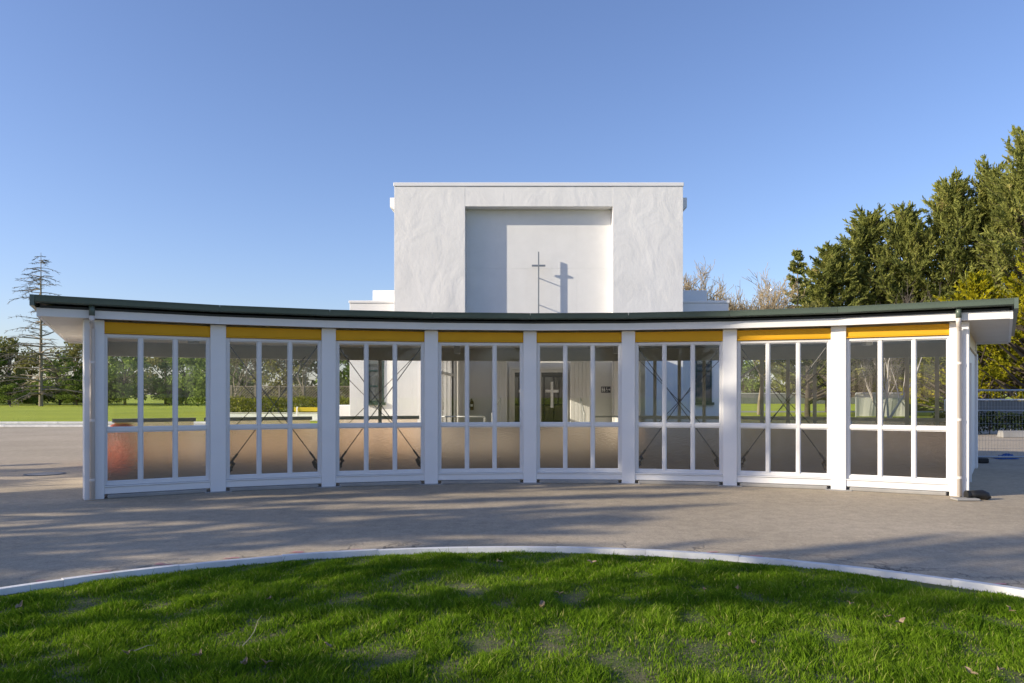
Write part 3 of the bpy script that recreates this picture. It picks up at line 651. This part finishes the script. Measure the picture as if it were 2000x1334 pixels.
def broadleaf_mesh(seed, h, rad, ncl=40, nl=110, leaf=.45, mat='olive', trunkmat='bark', base=.05):
    rng = np.random.default_rng(seed); segs = []; C = []; Rn = []
    segs.append((np.zeros(3), np.array([0, 0, h * .55]), h * .022 + .04, h * .014 + .02))
    for c in range(ncl):
        u = rng.uniform(base, .97); ang = rng.random() * 6.283; rr = rad * math.sqrt(max(.05, 1 - (max(0, 2 * u - .8)) ** 2 * .7)) * rng.uniform(.35, 1.0)
        cen = np.array([rr * math.cos(ang), rr * math.sin(ang), h * u]); o_ = np.array([0, 0, h * min(.55, u * .6)])
        segs.append((o_, cen, .02 + h * .006, .015)); cr_ = rad * rng.uniform(.2, .38); tone = rng.random()
        p = rng.normal(size=(nl, 3)); p /= np.linalg.norm(p, axis=1)[:, None]; p *= (rng.random(nl) ** .4)[:, None] * cr_; p[:, 2] *= .7
        C.append(cen + p); Rn.append(np.clip(tone * .6 + rng.random(nl) * .4, 0, 1))
    C = np.concatenate(C); Rn = np.concatenate(Rn); n = len(C)
    LL = leaf * rng.uniform(.6, 1.3, n)
    return tubes_np(segs, 'trunk', M[trunkmat], 5), leaves_np(C, rng.normal(size=(n, 3)) + [0, 0, -.3], LL, LL * .55, 'crown', M[mat], rng, Rn)
def bare_mesh(seed, h, spread=.5, levels=5, nb=(5, 5, 4, 4, 4), mat='twig', trunkmat='palebark', up=.35, r0=None, multi=1, minr=.006):
    rng = np.random.default_rng(seed); thick, fine = [], []
    def grow(p, d, L, r, lev):
        n = 4; pts = [p]; dd = d
        for k in range(n):
            dd = dd + rng.normal(0, .10 + .03 * lev, 3) + np.array([0, 0, up * .10]); dd /= np.linalg.norm(dd); q = pts[-1] + dd * L / n
            ra, rb = r * (1 - .5 * k / n), r * (1 - .5 * (k + 1) / n); (thick if lev < 2 else fine).append((pts[-1], q, max(ra, minr), max(rb, minr))); pts.append(q)
        if lev >= levels: return
        for b_ in range(nb[lev]):
            t = rng.uniform(.3, 1.0) if b_ else 1.0; i = min(n - 1, int(t * n)); o_ = pts[i] + (pts[i+1] - pts[i]) * (t * n - i)
            s = rng.normal(size=3); s /= np.linalg.norm(s); nd = dd * (1 - spread * .5) + s * spread + np.array([0, 0, up * .5]); nd /= np.linalg.norm(nd)
            grow(o_, nd, L * rng.uniform(.52, .78), max(r * .5, minr), lev + 1)
    for k in range(multi):
        d = np.array([rng.normal(0, .22) if multi > 1 else 0, rng.normal(0, .22) if multi > 1 else 0, 1.]); d /= np.linalg.norm(d)
        grow(np.zeros(3), d, h * .40, r0 or h * .018, 0)
    zmax = max(s[1][2] for s in fine); k = h / zmax
    sc_ = lambda S: [(a * k, b * k, c, d_) for a, b, c, d_ in S]
    return tubes_np(sc_(thick), 'trunk', M[trunkmat], 6), tubes_np(sc_(fine), 'crown', M[mat], 3)
def sparse_conifer(seed, h, rad, nwh=26, mat='needle', droop=.15, needles=22, start=.12, taper=.9, trunkmat='bark', nl=.30, twigs=9, thick=1.0):
    rng = np.random.default_rng(seed); T, Tw, C, Dv = [], [], [], []
    for k in range(10): T.append((np.array([.0, 0, h * k / 10]), np.array([0, 0, h * (k + 1) / 10]), h * .013 * (1 - k / 10.3) + .02, h * .013 * (1 - (k + 1) / 10.3) + .015))
    for wv in range(nwh):
        u = start + (1 - start) * (wv + rng.random() * .8) / nwh
        if u > .985: continue
        for b_ in range(rng.integers(3, 6)):
            ang = rng.random() * 6.283; L = rad * max(.06, (1 - u) ** taper) * rng.uniform(.45, 1.1); d = np.array([math.cos(ang), math.sin(ang), rng.uniform(-.05, .25)]); p = np.array([0, 0, h * u]); n = 6
            for k in range(n):
                d = d + rng.normal(0, .10, 3) + np.array([0, 0, -droop * (.4 if k < 3 else 1) * .3]); d /= np.linalg.norm(d); q = p + d * L / n; r_ = (.012 + .008 * L) * (1 - k / (n + .5)) * (.5 + .5 * thick); T.append((p, q, r_, r_ * .8))
                for s in range(twigs // 3 if k else 0):
                    sd = np.cross(d, [0, 0, 1]) * rng.choice([-1, 1]) + d * .8 + np.array([0, 0, rng.uniform(-.4, .15)]) + rng.normal(0, .2, 3); sd /= np.linalg.norm(sd); l2 = L * rng.uniform(.08, .22) + .15; e = q + sd * l2; Tw.append((q, e, .010 * thick, .006 * thick))
                    if needles:
                        m_ = max(1, needles // 6); tt = rng.random(m_)[:, None]; C.append(q + (e - q) * tt + rng.normal(0, .05, (m_, 3))); Dv.append(sd + rng.normal(0, .5, (m_, 3)))
                p = q
    tr = tubes_np(T, 'trunk', M[trunkmat], 5); tw = tubes_np(Tw, 'twigs', M['greytwig'], 3)
    cr_ = None
    if C:
        C = np.concatenate(C); Dv = np.concatenate(Dv); LL = nl * rng.uniform(.5, 1.2, len(C)); cr_ = leaves_np(C, Dv, LL, LL * .35, 'crown', M[mat], rng)
    return tr, tw, cr_
def tree(name, meshes, loc, label, cat='tree', group=None, rz=0, sc=1.0, names=('trunk', 'crown')):
    o = thing(name, label, cat, loc, group, rz); o.scale = (sc, sc, sc) if not isinstance(sc, tuple) else sc
    for nm, me in zip(names, meshes):
        if me is not None: put(nm, me, o, (0, 0, 0))
    return o
def at(px, y): return ((px - PX) / F * y, y, 0)
mac = [conifer_mesh(3, 19, 5.8, 240, 22, 12), conifer_mesh(5, 17, 5.6, 230, 22, 12), conifer_mesh(9, 22, 6.4, 260, 22, 12)]
GR = 'tall cypresses behind the pavilion'
for px, y, top, k_, rz_, lab in ((1622, 66, 478, 1, .4, 'dark green cypress next to the slender layered conifer'), (1692, 68, 408, 0, 1.3, 'green cypress behind the two thin pale bare trees'), (1768, 66, 402, 1, 2.2, 'green cypress standing between the pale bare trees and the spiky-topped cypress'),
        (1856, 65, 342, 0, 2.9, 'green cypress with spiky top, third tallest of the clump'), (1935, 64, 318, 2, .9, 'second tallest green cypress, against the tallest one'), (2010, 60, 246, 2, .2, 'tallest green cypress rising behind the golden cypresses'), (2120, 58, 300, 0, 5.2, 'green cypress on the far side of the tallest one')):
    hh = (EYE + (HY - top) / F * y) * .95; s_ = hh / (19, 17, 22)[k_]
    tree('cypress_tree', mac[k_], at(px, y), lab, 'tree', GR, rz_, (.92, .92, s_))
gold = conifer_mesh(21, 9.2, 4.7, 170, 16, 10, .12, 'gold', (.24, .09), .75, .45, lambda u: (min(1, (u + .25) / .4)) * (1 - u ** 2.2) ** .75)
tree('golden_cypress', gold, at(1905, 46), 'golden yellow cypress showing above the end of the green gutter', 'tree', 'golden cypresses', .0, (.95, .95, .90))
tree('golden_cypress', gold, at(2035, 43), 'golden yellow cypress beyond the temporary wire fence', 'tree', 'golden cypresses', 2.0, (1.05, 1.05, .98))
tree('golden_cypress', gold, at(1775, 56), 'low golden cypress behind the white cloth-covered fence', 'tree', 'golden cypresses', 4.0, (.7, .7, .55))
wil = [bare_mesh(31, 10.5, .42, 5, (8, 6, 5, 4, 4), 'twig', 'palebark', .42, .16, 1, .014), bare_mesh(33, 10.5, .48, 5, (8, 6, 5, 4, 4), 'twig', 'palebark', .38, .16, 1, .014)]
tree('bare_tree', wil[0], at(1378, 52), 'bare golden-twigged tree rising beside the white chapel wall', 'tree', 'bare golden trees', .3, (1.05, 1.05, 1.06))
tree('bare_tree', wil[0], at(1482, 58), 'bare golden-twigged tree nearest the slender conifer', 'tree', 'bare golden trees', 3.9, (1.0, 1.0, 1.0))
tree('bare_tree', wil[1], at(1436, 54), 'bare golden-twigged tree in the middle of the three beside the chapel', 'tree', 'bare golden trees', 1.7, (1.15, 1.15, 1.06))
sm = sparse_conifer(41, 13.0, 2.0, 30, 'macro', -.25, 30, .15, .6, 'palebark', .34, 9, 1.3)
tree('layered_conifer', sm, at(1558, 60), 'slender sparse conifer with layered branches and pale trunk', 'tree', None, 0, 1, ('trunk', 'branches', 'crown'))
br = bare_mesh(51, 8.0, .40, 4, (4, 4, 4, 3), 'greytwig', 'birch', .6, .075, 2, .008)
tree('bare_birch', br, at(1735, 45), 'thin pale bare tree with forked white trunks before the cypresses', 'tree', None, .6)
tree('bare_birch', br, at(1725, 50), 'thin pale bare tree behind the white cloth-covered fence', 'tree', None, 2.6, .75)
deo = sparse_conifer(61, 20.0, 7.4, 34, 'needle', .22, 0, .07, .55, 'palebark', .42, 9, 2.6)
tree('dying_cedar', deo, at(80, 100), 'tall dying conifer with bare drooping tiered branches on the far lawn', 'tree', None, .5, 1, ('trunk', 'branches', 'crown'))
bl = [broadleaf_mesh(71, 9, 4.0), broadleaf_mesh(72, 8, 4.2, 44, 110, .45, 'bush'), broadleaf_mesh(73, 10.5, 3.8, 34, 90, .4, 'olive', 'palebark', .12)]
k = 0
for px in range(-330, 460, 44):
    y = 118 + 9 * math.sin(k * 2.3); s = .86 + .28 * RNG.random()
    if px > 170: s *= 1.12
    tree('boundary_tree', bl[k % 3], at(px + RNG.uniform(-10, 10), y), ['olive green rounded tree in the belt beyond the far lawn', 'dense dark bushy tree in the belt beyond the far lawn', 'open-crowned pale-trunked tree in the belt beyond the far lawn'][k % 3], 'tree', 'tree belt beyond the far lawn', k * 1.1, s); k += 1
for j, px in enumerate((20, 72, 118, 150, -60, 210, 330)):
    tree('garden_shrub', bl[1], at(px, 108 + 2 * (j % 3)), 'low dense shrub at the far edge of the lawn', 'shrub', 'shrubs along the far lawn edge', j * 1.7, (.55, .55, .36))
bt = bare_mesh(81, 6.8, .55, 4, (5, 5, 4, 4), 'greytwig', 'palebark', .3, .12, 1, .012)
for j, (px, y) in enumerate(((455, 58), (600, 60))): tree('bare_tree', bt, at(px, y), ['bare grey tree behind the end of the lattice fence', 'bare grey tree behind the middle of the lattice fence'][j], 'tree', None, j * 2.)
for j, (px, y, kk, s) in enumerate(((500, 66, 0, .78), (565, 64, 2, .66), (640, 67, 0, .78), (700, 64, 1, .82), (430, 68, 1, .8), (770, 70, 0, .82))):
    tree('boundary_tree', bl[kk], at(px, y), 'tree with sunlit crown close behind the lattice fence', 'tree', 'trees behind the lattice fence', j * 1.3, s)
tree('lawn_tree', conifer_mesh(91, 7.2, 4.2, 60, 22, 8, .36, 'olive', (.34, .12), 1.0, .3), at(1577, 53), 'pale-trunked tree with spreading olive crown on the side lawn', 'tree', None, .7)
for j, (px, y, kk, s) in enumerate(((1455, 128, 1, .9), (1500, 132, 0, .9), (1545, 128, 2, .85), (1600, 130, 1, .9), (1650, 126, 0, .9), (1410, 132, 0, .9), (1700, 124, 1, .9), (1760, 110, 1, 1.0), (1830, 100, 1, 1.0))):
    tree('boundary_tree', bl[kk], at(px, y), 'tree far off behind the board fence', 'tree', 'trees behind the board fence', j * 1.9, s)
bt2 = bare_mesh(83, 8.5, .6, 4, (5, 5, 5, 4), 'greytwig', 'palebark', .2, .12, 1, .011)
tree('bare_tree', bt2, at(1688, 57), 'wide bare brown tree behind the left part of the cloth-covered fence', 'tree', None, .5)
# trees beside and behind the camera: they shade the lawn and show in the glass
sh = [conifer_mesh(101, 13, 4.2, 64, 22, 7, .12, 'macro', (.4, .15)), conifer_mesh(103, 11.5, 4.2, 40, 18, 6, .15, 'macro', (.38, .14))]
tree('cypress_tree', sh[0], (-20.5, 7.3, 0), 'cypress beside the drive whose shade falls on the middle bays', 'tree', None, .4, (.86, .86, 1.12))
tree('cypress_tree', sh[0], (-20.5, 2.6, 0), 'low cypress beside the drive shading the near asphalt', 'tree', None, 2.4, (.8, .8, .62))
tree('cypress_tree', sh[0], (-20.0, -.6, 0), 'thin cypress beside the drive whose shade crosses the edge of the round lawn', 'tree', None, 1.9, (.62, .62, .95))
tree('cypress_tree', sh[0], (-20.0, -5.2, 0), 'thin cypress beside the drive whose shade crosses the near part of the round lawn', 'tree', None, 4.9, (.55, .55, .95))
tree('cypress_tree', sh[0], (-29, 9.4, 0), 'cypress beyond the manhole cover, streaking the drive with shade', 'tree', None, 3.1, (.75, .75, .80))
tree('cypress_tree', sh[0], (-25.5, 4.3, 0), 'tall cypress beside the drive, behind the two front ones', 'tree', None, 5.4, (.80, .80, 1.20))
tree('cypress_tree', mac[1], (-9, -44, 0), 'broad cypress across the drive facing the pavilion', 'tree', None, 0, .7)
tree('cypress_tree', mac[0], (14, -48, 0), 'very broad cypress across the drive facing the pavilion door', 'tree', None, 1, .7)
tree('bare_tree', wil[1], (2.5, -24, 0), 'bare tree across the drive facing the pavilion', 'tree', None, 0, .9)

# ------------------------------------------------------------------ fences, hedges and site clutter
def leafbox(name, mat, x0, x1, y0, y1, z0, z1, n, leaf, seed, ang=0):
    rng = np.random.default_rng(seed); C = np.stack([rng.uniform(x0, x1, n), rng.uniform(y0, y1, n), z0 + (z1 - z0) * rng.random(n) ** .7], 1)
    C[:, 2] += .06 * (z1 - z0) * np.sin(C[:, 0] * 3.1) + rng.normal(0, .04, n)
    LL = leaf * rng.uniform(.6, 1.3, n); return leaves_np(C, rng.normal(size=(n, 3)), LL, LL * .6, name, M[mat], rng)
def hedge(name, label, mat, x0, x1, y, dep, hgt, n, leaf, seed):
    o = thing(name, label, 'hedge', ((x0 + x1) / 2, y, 0)); cx = (x0 + x1) / 2
    put('foliage', leafbox('foliage', mat, x0 - cx, x1 - cx, 0, dep, .05, hgt, n, leaf, seed), o, (0, 0, 0))
    st = MB()
    for k in range(int((x1 - x0) / .6)): xx = x0 - cx + .3 + k * .6; st.tube([(xx, dep / 2, 0), (xx + .05, dep / 2, hgt * .5), (xx - .05, dep / 2, hgt * .85)], [.03, .02, .01], 5)
    st.build('stems', 'bark', o, (0, 0, 0)); return o
x0, x1 = at(436, 46)[0], at(720, 46)[0]
hedge('clipped_hedge', 'low yellow-green clipped hedge before the lattice fence', 'hedge', x0, x1, 45.4, .9, 1.35, 5200, .16, 5)
lf = thing('lattice_fence', 'long diagonal lattice fence behind the yellow-green hedge', 'fence', ((x0 + x1) / 2, 47.5, 0)); cx = (x0 + x1) / 2
W2 = (x1 - x0) / 2 + .1; np_ = 6
for k in range(np_ + 1): MB().box(-.05, .05, -.05, .05, 0, 2.12).build('post', 'lattice', lf, (-W2 + 2 * W2 * k / np_, 0, 0))
for k in range(np_):
    a, b = -W2 + 2 * W2 * k / np_ + .05, -W2 + 2 * W2 * (k + 1) / np_ - .05; m = MB(); m.box(a, b, -.03, .03, 2.0, 2.06); m.box(a, b, -.03, .03, .1, .16)
    t_ = a - 1.84
    while t_ < b:
        for d_, yy_ in ((1, -.012), (-1, .012)):
            p0, p1 = (t_, .16), (t_ + 1.84, 2.0)
            u0 = max(0, (a - p0[0]) / 1.84); u1 = min(1, (b - p0[0]) / 1.84)
            if u1 - u0 > .03:
                q0 = (p0[0] + 1.84 * u0, .16 + 1.84 * u0); q1 = (p0[0] + 1.84 * u1, .16 + 1.84 * u1)
                if d_ < 0: q0, q1 = (a + b - q0[0], q0[1]), (a + b - q1[0], q1[1])
                m.tube([(q0[0], yy_, q0[1]), (q1[0], yy_, q1[1])], .017, 4)
        t_ += .17
    m.build('lattice_panel', 'lattice', lf, (0, 0, 0))
pw = thing('planter_wall', 'long low white wall below the clipped hedge', 'wall', ((x0 + x1) / 2, 44.4, 0))
MB().box(-W2, W2, 0, .22, 0, .44).build('wall', 'white', pw, (0, 0, 0), 0, .02); MB().box(-W2 - .03, W2 + .03, -.03, .25, .443, .49).build('coping', 'cream', pw, (0, 0, 0), 0, .01)
for px, y, lab in ((605, 37, 'yellow and white trestle barrier standing alone before the low white wall'), (668, 34, 'yellow and white trestle barrier next to the stacked white boxes')):
    o = thing('trestle_barrier', lab, 'barrier', at(px, y), 'trestle barriers'); 
    MB().box(-.75, .75, -.02, .02, .72, .92).build('plank', 'barrier', o, (0, 0, 0), 0, .01); MB().box(-.75, .75, -.02, .02, .30, .42).build('plank', 'signwhite', o, (0, 0, 0), 0, .01)
    for s in (-.6, .6): MB().hexa([(s - .03, -.25, 0), (s + .03, -.25, 0), (s + .03, -.20, 0), (s - .03, -.20, 0), (s - .03, -.05, .95), (s + .03, -.05, .95), (s + .03, -.0205, .95), (s - .03, -.0205, .95)]).hexa([(s - .03, .20, 0), (s + .03, .20, 0), (s + .03, .25, 0), (s - .03, .25, 0), (s - .03, .0205, .95), (s + .03, .0205, .95), (s + .03, .05, .95), (s - .03, .05, .95)]).build('leg', 'signwhite', o, (0, 0, 0))
o = thing('site_trolley', 'white flatbed trolley parked beside the chapel wing', 'trolley', at(668, 31))
MB().box(-.55, .55, -.4, .4, .42, .50).build('deck', 'signwhite', o, (0, 0, 0), 0, .01); MB().box(-.50, .45, -.35, .35, .503, 1.12).build('crate', 'signwhite', o, (0, 0, 0), 0, .03)
for sx in (-.42, .42):
    for sy in (-.33, .33): MB().tube([(sx, sy - .03, .20), (sx, sy + .03, .20)], .2, 16).build('wheel', 'black', o, (0, 0, 0))
MB().tube([(.58, -.3, .45), (.78, -.3, 1.05), (.78, .3, 1.05), (.58, .3, .45)], .02, 8).build('push_handle', 'barrier', o, (0, 0, 0))
o = thing('road_drum', 'orange plastic drum standing behind the first bay of the pavilion', 'drum', at(238, 17.4))
MB().tube([(0, 0, 0), (0, 0, .08), (0, 0, .09), (0, 0, .45), (0, 0, .47), (0, 0, .85), (0, 0, .90)], [.34, .34, .28, .26, .25, .23, .12], 20).build('body', 'orange', o, (0, 0, 0), 0, 0, True)
MB().tube([(0, 0, .5), (0, 0, .64)], [.256, .252], 20, False).build('reflective_band', 'signwhite', o, (0, 0, 0))
# right-hand side: cloth-covered fence, board fence, wire fences, hedge
def runfence(name, label, xa, xb, y, hgt, n, mat, railmat, wavy=0):
    o = thing(name, label, 'fence', ((xa + xb) / 2, y, 0)); L = (xb - xa) / n; c = (xa + xb) / 2
    for k in range(n + 1): MB().tube([(0, .05, 0), (0, .05, hgt)], .03, 6).build('post', 'galv', o, (xa - c + k * L, 0, 0))
    for k in range(n):
        m = MB(); a = xa - c + k * L + .015; q = 8
        for i in range(q):
            f = lambda u: .03 * math.sin(u * 9 + k * 2) * wavy; u0, u1 = i / q, (i + 1) / q; xa_, xb_ = a + (L - .03) * u0, a + (L - .03) * u1
            m.hexa([(xa_, f(u0) - .012, .05), (xb_, f(u1) - .012, .05), (xb_, f(u1) + .012, .05), (xa_, f(u0) + .012, .05), (xa_, f(u0 * .7) - .012, hgt - .06), (xb_, f(u1 * .7) - .012, hgt - .06), (xb_, f(u1 * .7) + .012, hgt - .06), (xa_, f(u0 * .7) + .012, hgt - .06)])
        m.build('panel', mat, o, (0, 0, 0))
    MB().tube([(xa - c, 0, hgt), (xb - c, 0, hgt)], .035, 8).build('top_rail', railmat, o, (0, 0, 0)); return o
runfence('cloth_fence', 'fence covered in pale cloth beside the side road', at(1672, 52)[0], at(1768, 52)[0], 52, 1.62, 2, 'cloth', 'white', 1.5)
runfence('board_fence', 'long grey board fence with pale top rail across the far side lawn', at(1420, 122)[0], at(1900, 122)[0], 122, 1.7, 16, 'meshgrey', 'white')
def wirefence(name, label, xa, xb, y, hgt, nx, nz, rad, grp, rz=0, midrail=None):
    c = (xa + xb) / 2; o = thing(name, label, 'fence', (c, y, 0), grp, rz); h2 = (xb - xa) / 2
    for nm, pts in (('post', [(-h2, 0, .02), (-h2, 0, hgt)]), ('post', [(h2, 0, .02), (h2, 0, hgt)]), ('top_rail', [(-h2, 0, hgt), (h2, 0, hgt)]), ('bottom_rail', [(-h2, 0, .12), (h2, 0, .12)])): MB().tube(pts, .022, 8).build(nm, 'galv', o, (0, 0, 0))
    if midrail: MB().tube([(-h2, 0, midrail), (h2, 0, midrail)], .014, 6).build('middle_rail', 'galv', o, (0, 0, 0))
    m = MB()
    for k in range(1, nx): m.tube([(-h2 + 2 * h2 * k / nx, 0, .12), (-h2 + 2 * h2 * k / nx, 0, hgt)], rad, 4)
    for k in range(1, nz): m.tube([(-h2, .004, .12 + (hgt - .12) * k / nz), (h2, .004, .12 + (hgt - .12) * k / nz)], rad, 4)
    struct(m.build('wire_mesh', 'galv', o, (0, 0, 0)), 'stuff')
    for s in (-1, 1): MB().box(s * h2 - .12, s * h2 + .12, -.32, .32, 0, .11).build('foot', 'black', o, (0, 0, 0), 0, .02)
    return o
wirefence('temporary_fence', 'temporary wire fence panel just past the pavilion corner', 10.15, 12.45, 17.5, 1.64, 34, 8, .0022, 'temporary fence panels', -.05, 1.18)
wirefence('temporary_fence', 'temporary wire fence panel out past the first panel', 12.55, 14.85, 17.45, 1.64, 34, 8, .0022, 'temporary fence panels', -.02, 1.18)
hedge('dark_hedge', 'low dark hedge beyond the temporary wire fence', 'darkhedge', 15.5, 27, 29.2, .8, .82, 7000, .13, 8)
runfence('mesh_fence', 'pale-railed fence screening the golden cypress beyond the dark hedge', 20, 34, 37.2, 1.28, 7, 'meshgrey', 'white')
o = thing('concrete_block', 'pale concrete barrier block in front of the dark hedge', 'block', at(1985, 27.6))
MB().hexa([(-.6, -.2, 0), (.6, -.2, 0), (.6, .2, 0), (-.6, .2, 0), (-.58, -.14, .24), (.58, -.14, .24), (.58, .14, .24), (-.58, .14, .24)]).build('block', 'conc', o, (0, 0, 0), 0, .02)
MB().tube([(-.3, 0, .235), (-.3, 0, .30), (-.2, 0, .30), (-.2, 0, .235)], .012, 6).build('lifting_loop', 'steel', o, (0, 0, 0))
# crumpled blue tarp behind the fence
rng = np.random.default_rng(3); nx_, ny_ = 22, 12; V = []; m = MB()
for j in range(ny_ + 1):
    for i in range(nx_ + 1):
        u, v = i / nx_, j / ny_; e = math.sin(math.pi * u) ** .6 * math.sin(math.pi * v) ** .6; m.v.append((-.25 + .5 * u + rng.normal(0, .012), -.15 + .3 * v + rng.normal(0, .012), .004 + .11 * e * (.7 + .5 * math.sin(9 * u + 4 * v)) + abs(rng.normal(0, .008))))
for j in range(ny_):
    for i in range(nx_): q = j * (nx_ + 1) + i; m.f.append((q, q + 1, q + nx_ + 2, q + nx_ + 1))
o = m.build('blue_tarp', 'blue', None, at(1963, 18.4)); tag(o, 'crumpled blue tarp on the ground behind the wire fence', 'tarp')
# black rubber elbow and concrete pad at the pavilion's corner
bx_, by_ = G(1905, 977)
o = thing('drain_elbow', 'black rubber drain elbow lying by the pavilion corner column', 'pipe', (bx_ + .10, by_ + .05, 0))
MB().tube([(-.18, 0, .07), (-.06, .01, .075), (.03, .01, .075), (.08, .01, .06), (.10, .01, .015)], [.06, .062, .07, .07, .066], 14).build('elbow', 'black', o, (0, 0, 0), 0, 0, True)
MB().tube([(-.21, 0, .07), (-.17, 0, .07)], .068, 14).build('collar', 'black', o, (0, 0, 0))
o = MB().box(-.17, .17, -.10, .10, 0, .03).build('concrete_pad', 'conc', None, (bx_ - .16, by_ - .02, .004), 0, .008); tag(o, 'small pale concrete pad at the foot of the corner downpipe', 'pad')

# ------------------------------------------------------------------ grass, fallen leaves, twigs
def grass_mesh(n=360000):
    rng = np.random.default_rng(17)
    x = rng.uniform(LX - LR, LX + LR, int(n * 1.9)); y = rng.uniform(3.0, LY + LR, int(n * 1.9))
    r = np.hypot(x - LX, y - LY); edge = LR - .12 - .03 * np.abs(rng.normal(size=len(x)))
    # patchy cover: smooth random fields built from sines
    def field(sc, seed):
        q = np.random.default_rng(seed); f = np.zeros_like(x)
        for _ in range(9):
            a = q.uniform(0, 6.28); k = sc * q.uniform(.6, 1.6); f += np.sin((x * math.cos(a) + y * math.sin(a)) * k + q.uniform(0, 6.28))
        return f / 3.0
    big, med, sml = field(1.9, 1), field(6, 2), field(17, 3)
    cover = np.clip(.92 + .18 * big + .20 * med + .24 * sml, .10, 1)
    bare = np.exp(-(((x - .45) / .9) ** 2 + ((y - 4.55) / .45) ** 2)) + .9 * np.exp(-(((x + 1.05) / .45) ** 2 + ((y - 6.0) / .3) ** 2)) + .8 * np.exp(-(((x - 3.05) / .4) ** 2 + ((y - 5.95) / .22) ** 2)) + .8 * np.exp(-(((x - 1.15) / .6) ** 2 + ((y - 4.2) / .3) ** 2))
    cover *= 1 - .60 * np.clip(bare, 0, 1)
    keep = (r < edge) & (rng.random(len(x)) < cover); x, y, sml, med, cover = x[keep][:n], y[keep][:n], sml[keep][:n], med[keep][:n], cover[keep][:n]
    r = r[keep][:n]; k = len(x); z = .030 + .03 * (1 - (r / (LR * .975)) ** 2) - .004
    hgt = (.031 + .014 * np.clip(sml, -1, 1.6) + .012 * np.clip(med, -1, 1)) * rng.uniform(.5, 1.5, k) * (.5 + .5 * cover) + .008; hgt = np.clip(hgt, .010, .085) * np.clip((LR - r) / .45, .45, 1)
    tall = rng.random(k) < .012; hgt[tall] *= 1.6
    # blades lean together in tufts, differently from tuft to tuft
    gx, gy = np.floor(x / .07).astype(int), np.floor(y / .07).astype(int); ta = ((gx * 73856093) ^ (gy * 19349663)) % 628 / 100.
    a = ta + rng.normal(0, .9, k); lean = hgt * rng.uniform(.15, 1.0, k); wd = rng.uniform(.0017, .0042, k); b = rng.uniform(0, 6.28, k)
    sx, sy = np.cos(b) * wd, np.sin(b) * wd; lx, ly = np.cos(a) * lean, np.sin(a) * lean
    Vs = np.stack([np.stack([x - sx, y - sy, z], 1), np.stack([x + sx, y + sy, z], 1), np.stack([x + lx * .35 + sx * .75, y + ly * .35 + sy * .75, z + hgt * .6], 1), np.stack([x + lx * .35 - sx * .75, y + ly * .35 - sy * .75, z + hgt * .6], 1), np.stack([x + lx, y + ly, z + hgt], 1)], 1).reshape(-1, 3)
    i = np.arange(k)[:, None] * 5; T = np.concatenate([i + np.array([[0, 1, 2]]), i + np.array([[0, 2, 3]]), i + np.array([[3, 2, 4]])], 0)
    rnd = np.clip(rng.random(k) * .85 + .20 * (1 - cover), 0, 1); rnd[rng.random(k) < .05] = 1.35
    return np_mesh('grass', Vs, T, M['grass'], np.repeat(rnd, 5))
gr = put('grass', grass_mesh()); struct(gr, 'stuff'); gr['label'] = 'short green grass growing on the round lawn'; gr['category'] = 'grass'
def leaf_me(seed):
    rng = np.random.default_rng(seed); m = MB(); n = 6; L = .045; W_ = .018
    for k in range(n + 1):
        u = k / n; wv = W_ * math.sin(math.pi * min(1, u * .95 + .03)) ** .8; curl = .018 * (u - .5) ** 2 * 4 + .006 * rng.normal()
        m.v += [(-L + 2 * L * u, -wv, .012 + curl + wv * .5), (-L + 2 * L * u, 0, .008 + curl), (-L + 2 * L * u, wv, .012 + curl + wv * .4)]
    for k in range(n):
        q = k * 3; m.f += [(q, q + 3, q + 4, q + 1), (q + 1, q + 4, q + 5, q + 2)]
    m.tube([(-L - .015, 0, .01), (-L, 0, .012)], .0012, 4); return m.mesh('fallen_leaf', M['deadleaf'])
lm = [leaf_me(1), leaf_me(2), leaf_me(3)]
for k, (px, py) in enumerate(((1155, 1100), (1057, 1184), (640, 1262), (520, 1296), (478, 1296), (35, 1187), (1470, 1256), (1425, 1240), (1735, 1205), (1760, 1217), (1660, 1179), (1955, 1309), (1895, 1316), (1972, 1192), (975, 1098), (527, 1170), (250, 1277), (385, 1282), (1375, 1152), (1093, 1160), (1440, 1150))):
    y = (EYE - .10) * F / (py - HY); x = (px - PX) / F * y
    o = put('fallen_leaf', lm[k % 3], None, (x, y, .098 if y < 6.8 else .085), RNG.uniform(0, 6.28)); s = RNG.uniform(.55, 1.0); o.scale = (s, s, s); o.rotation_euler = (RNG.uniform(-.4, .4), RNG.uniform(-.4, .4), o.rotation_euler.z)
    tag(o, 'curled tan dead leaf lying on the round lawn', 'leaf', 'fallen leaves on the lawn')
for (p0, p1, lab) in (((474, 1262), (517, 1200), 'longer bent straw-coloured twig lying on the grass'), ((262, 1272), (306, 1258), 'short straight straw-coloured twig lying on the grass')):
    pts = []
    for u in np.linspace(0, 1, 6):
        py = p0[1] + (p1[1] - p0[1]) * u; px = p0[0] + (p1[0] - p0[0]) * u + 6 * math.sin(u * 5); y = (EYE - .11) * F / (py - HY); pts.append(((px - PX) / F * y, y, .112 + .01 * math.sin(u * 4)))
    o = MB().tube([Vector(p) - Vector(pts[0]) for p in pts], [.0035, .003, .003, .0025, .002, .0012], 6).build('twig', 'straw', None, pts[0]); tag(o, lab, 'twig')
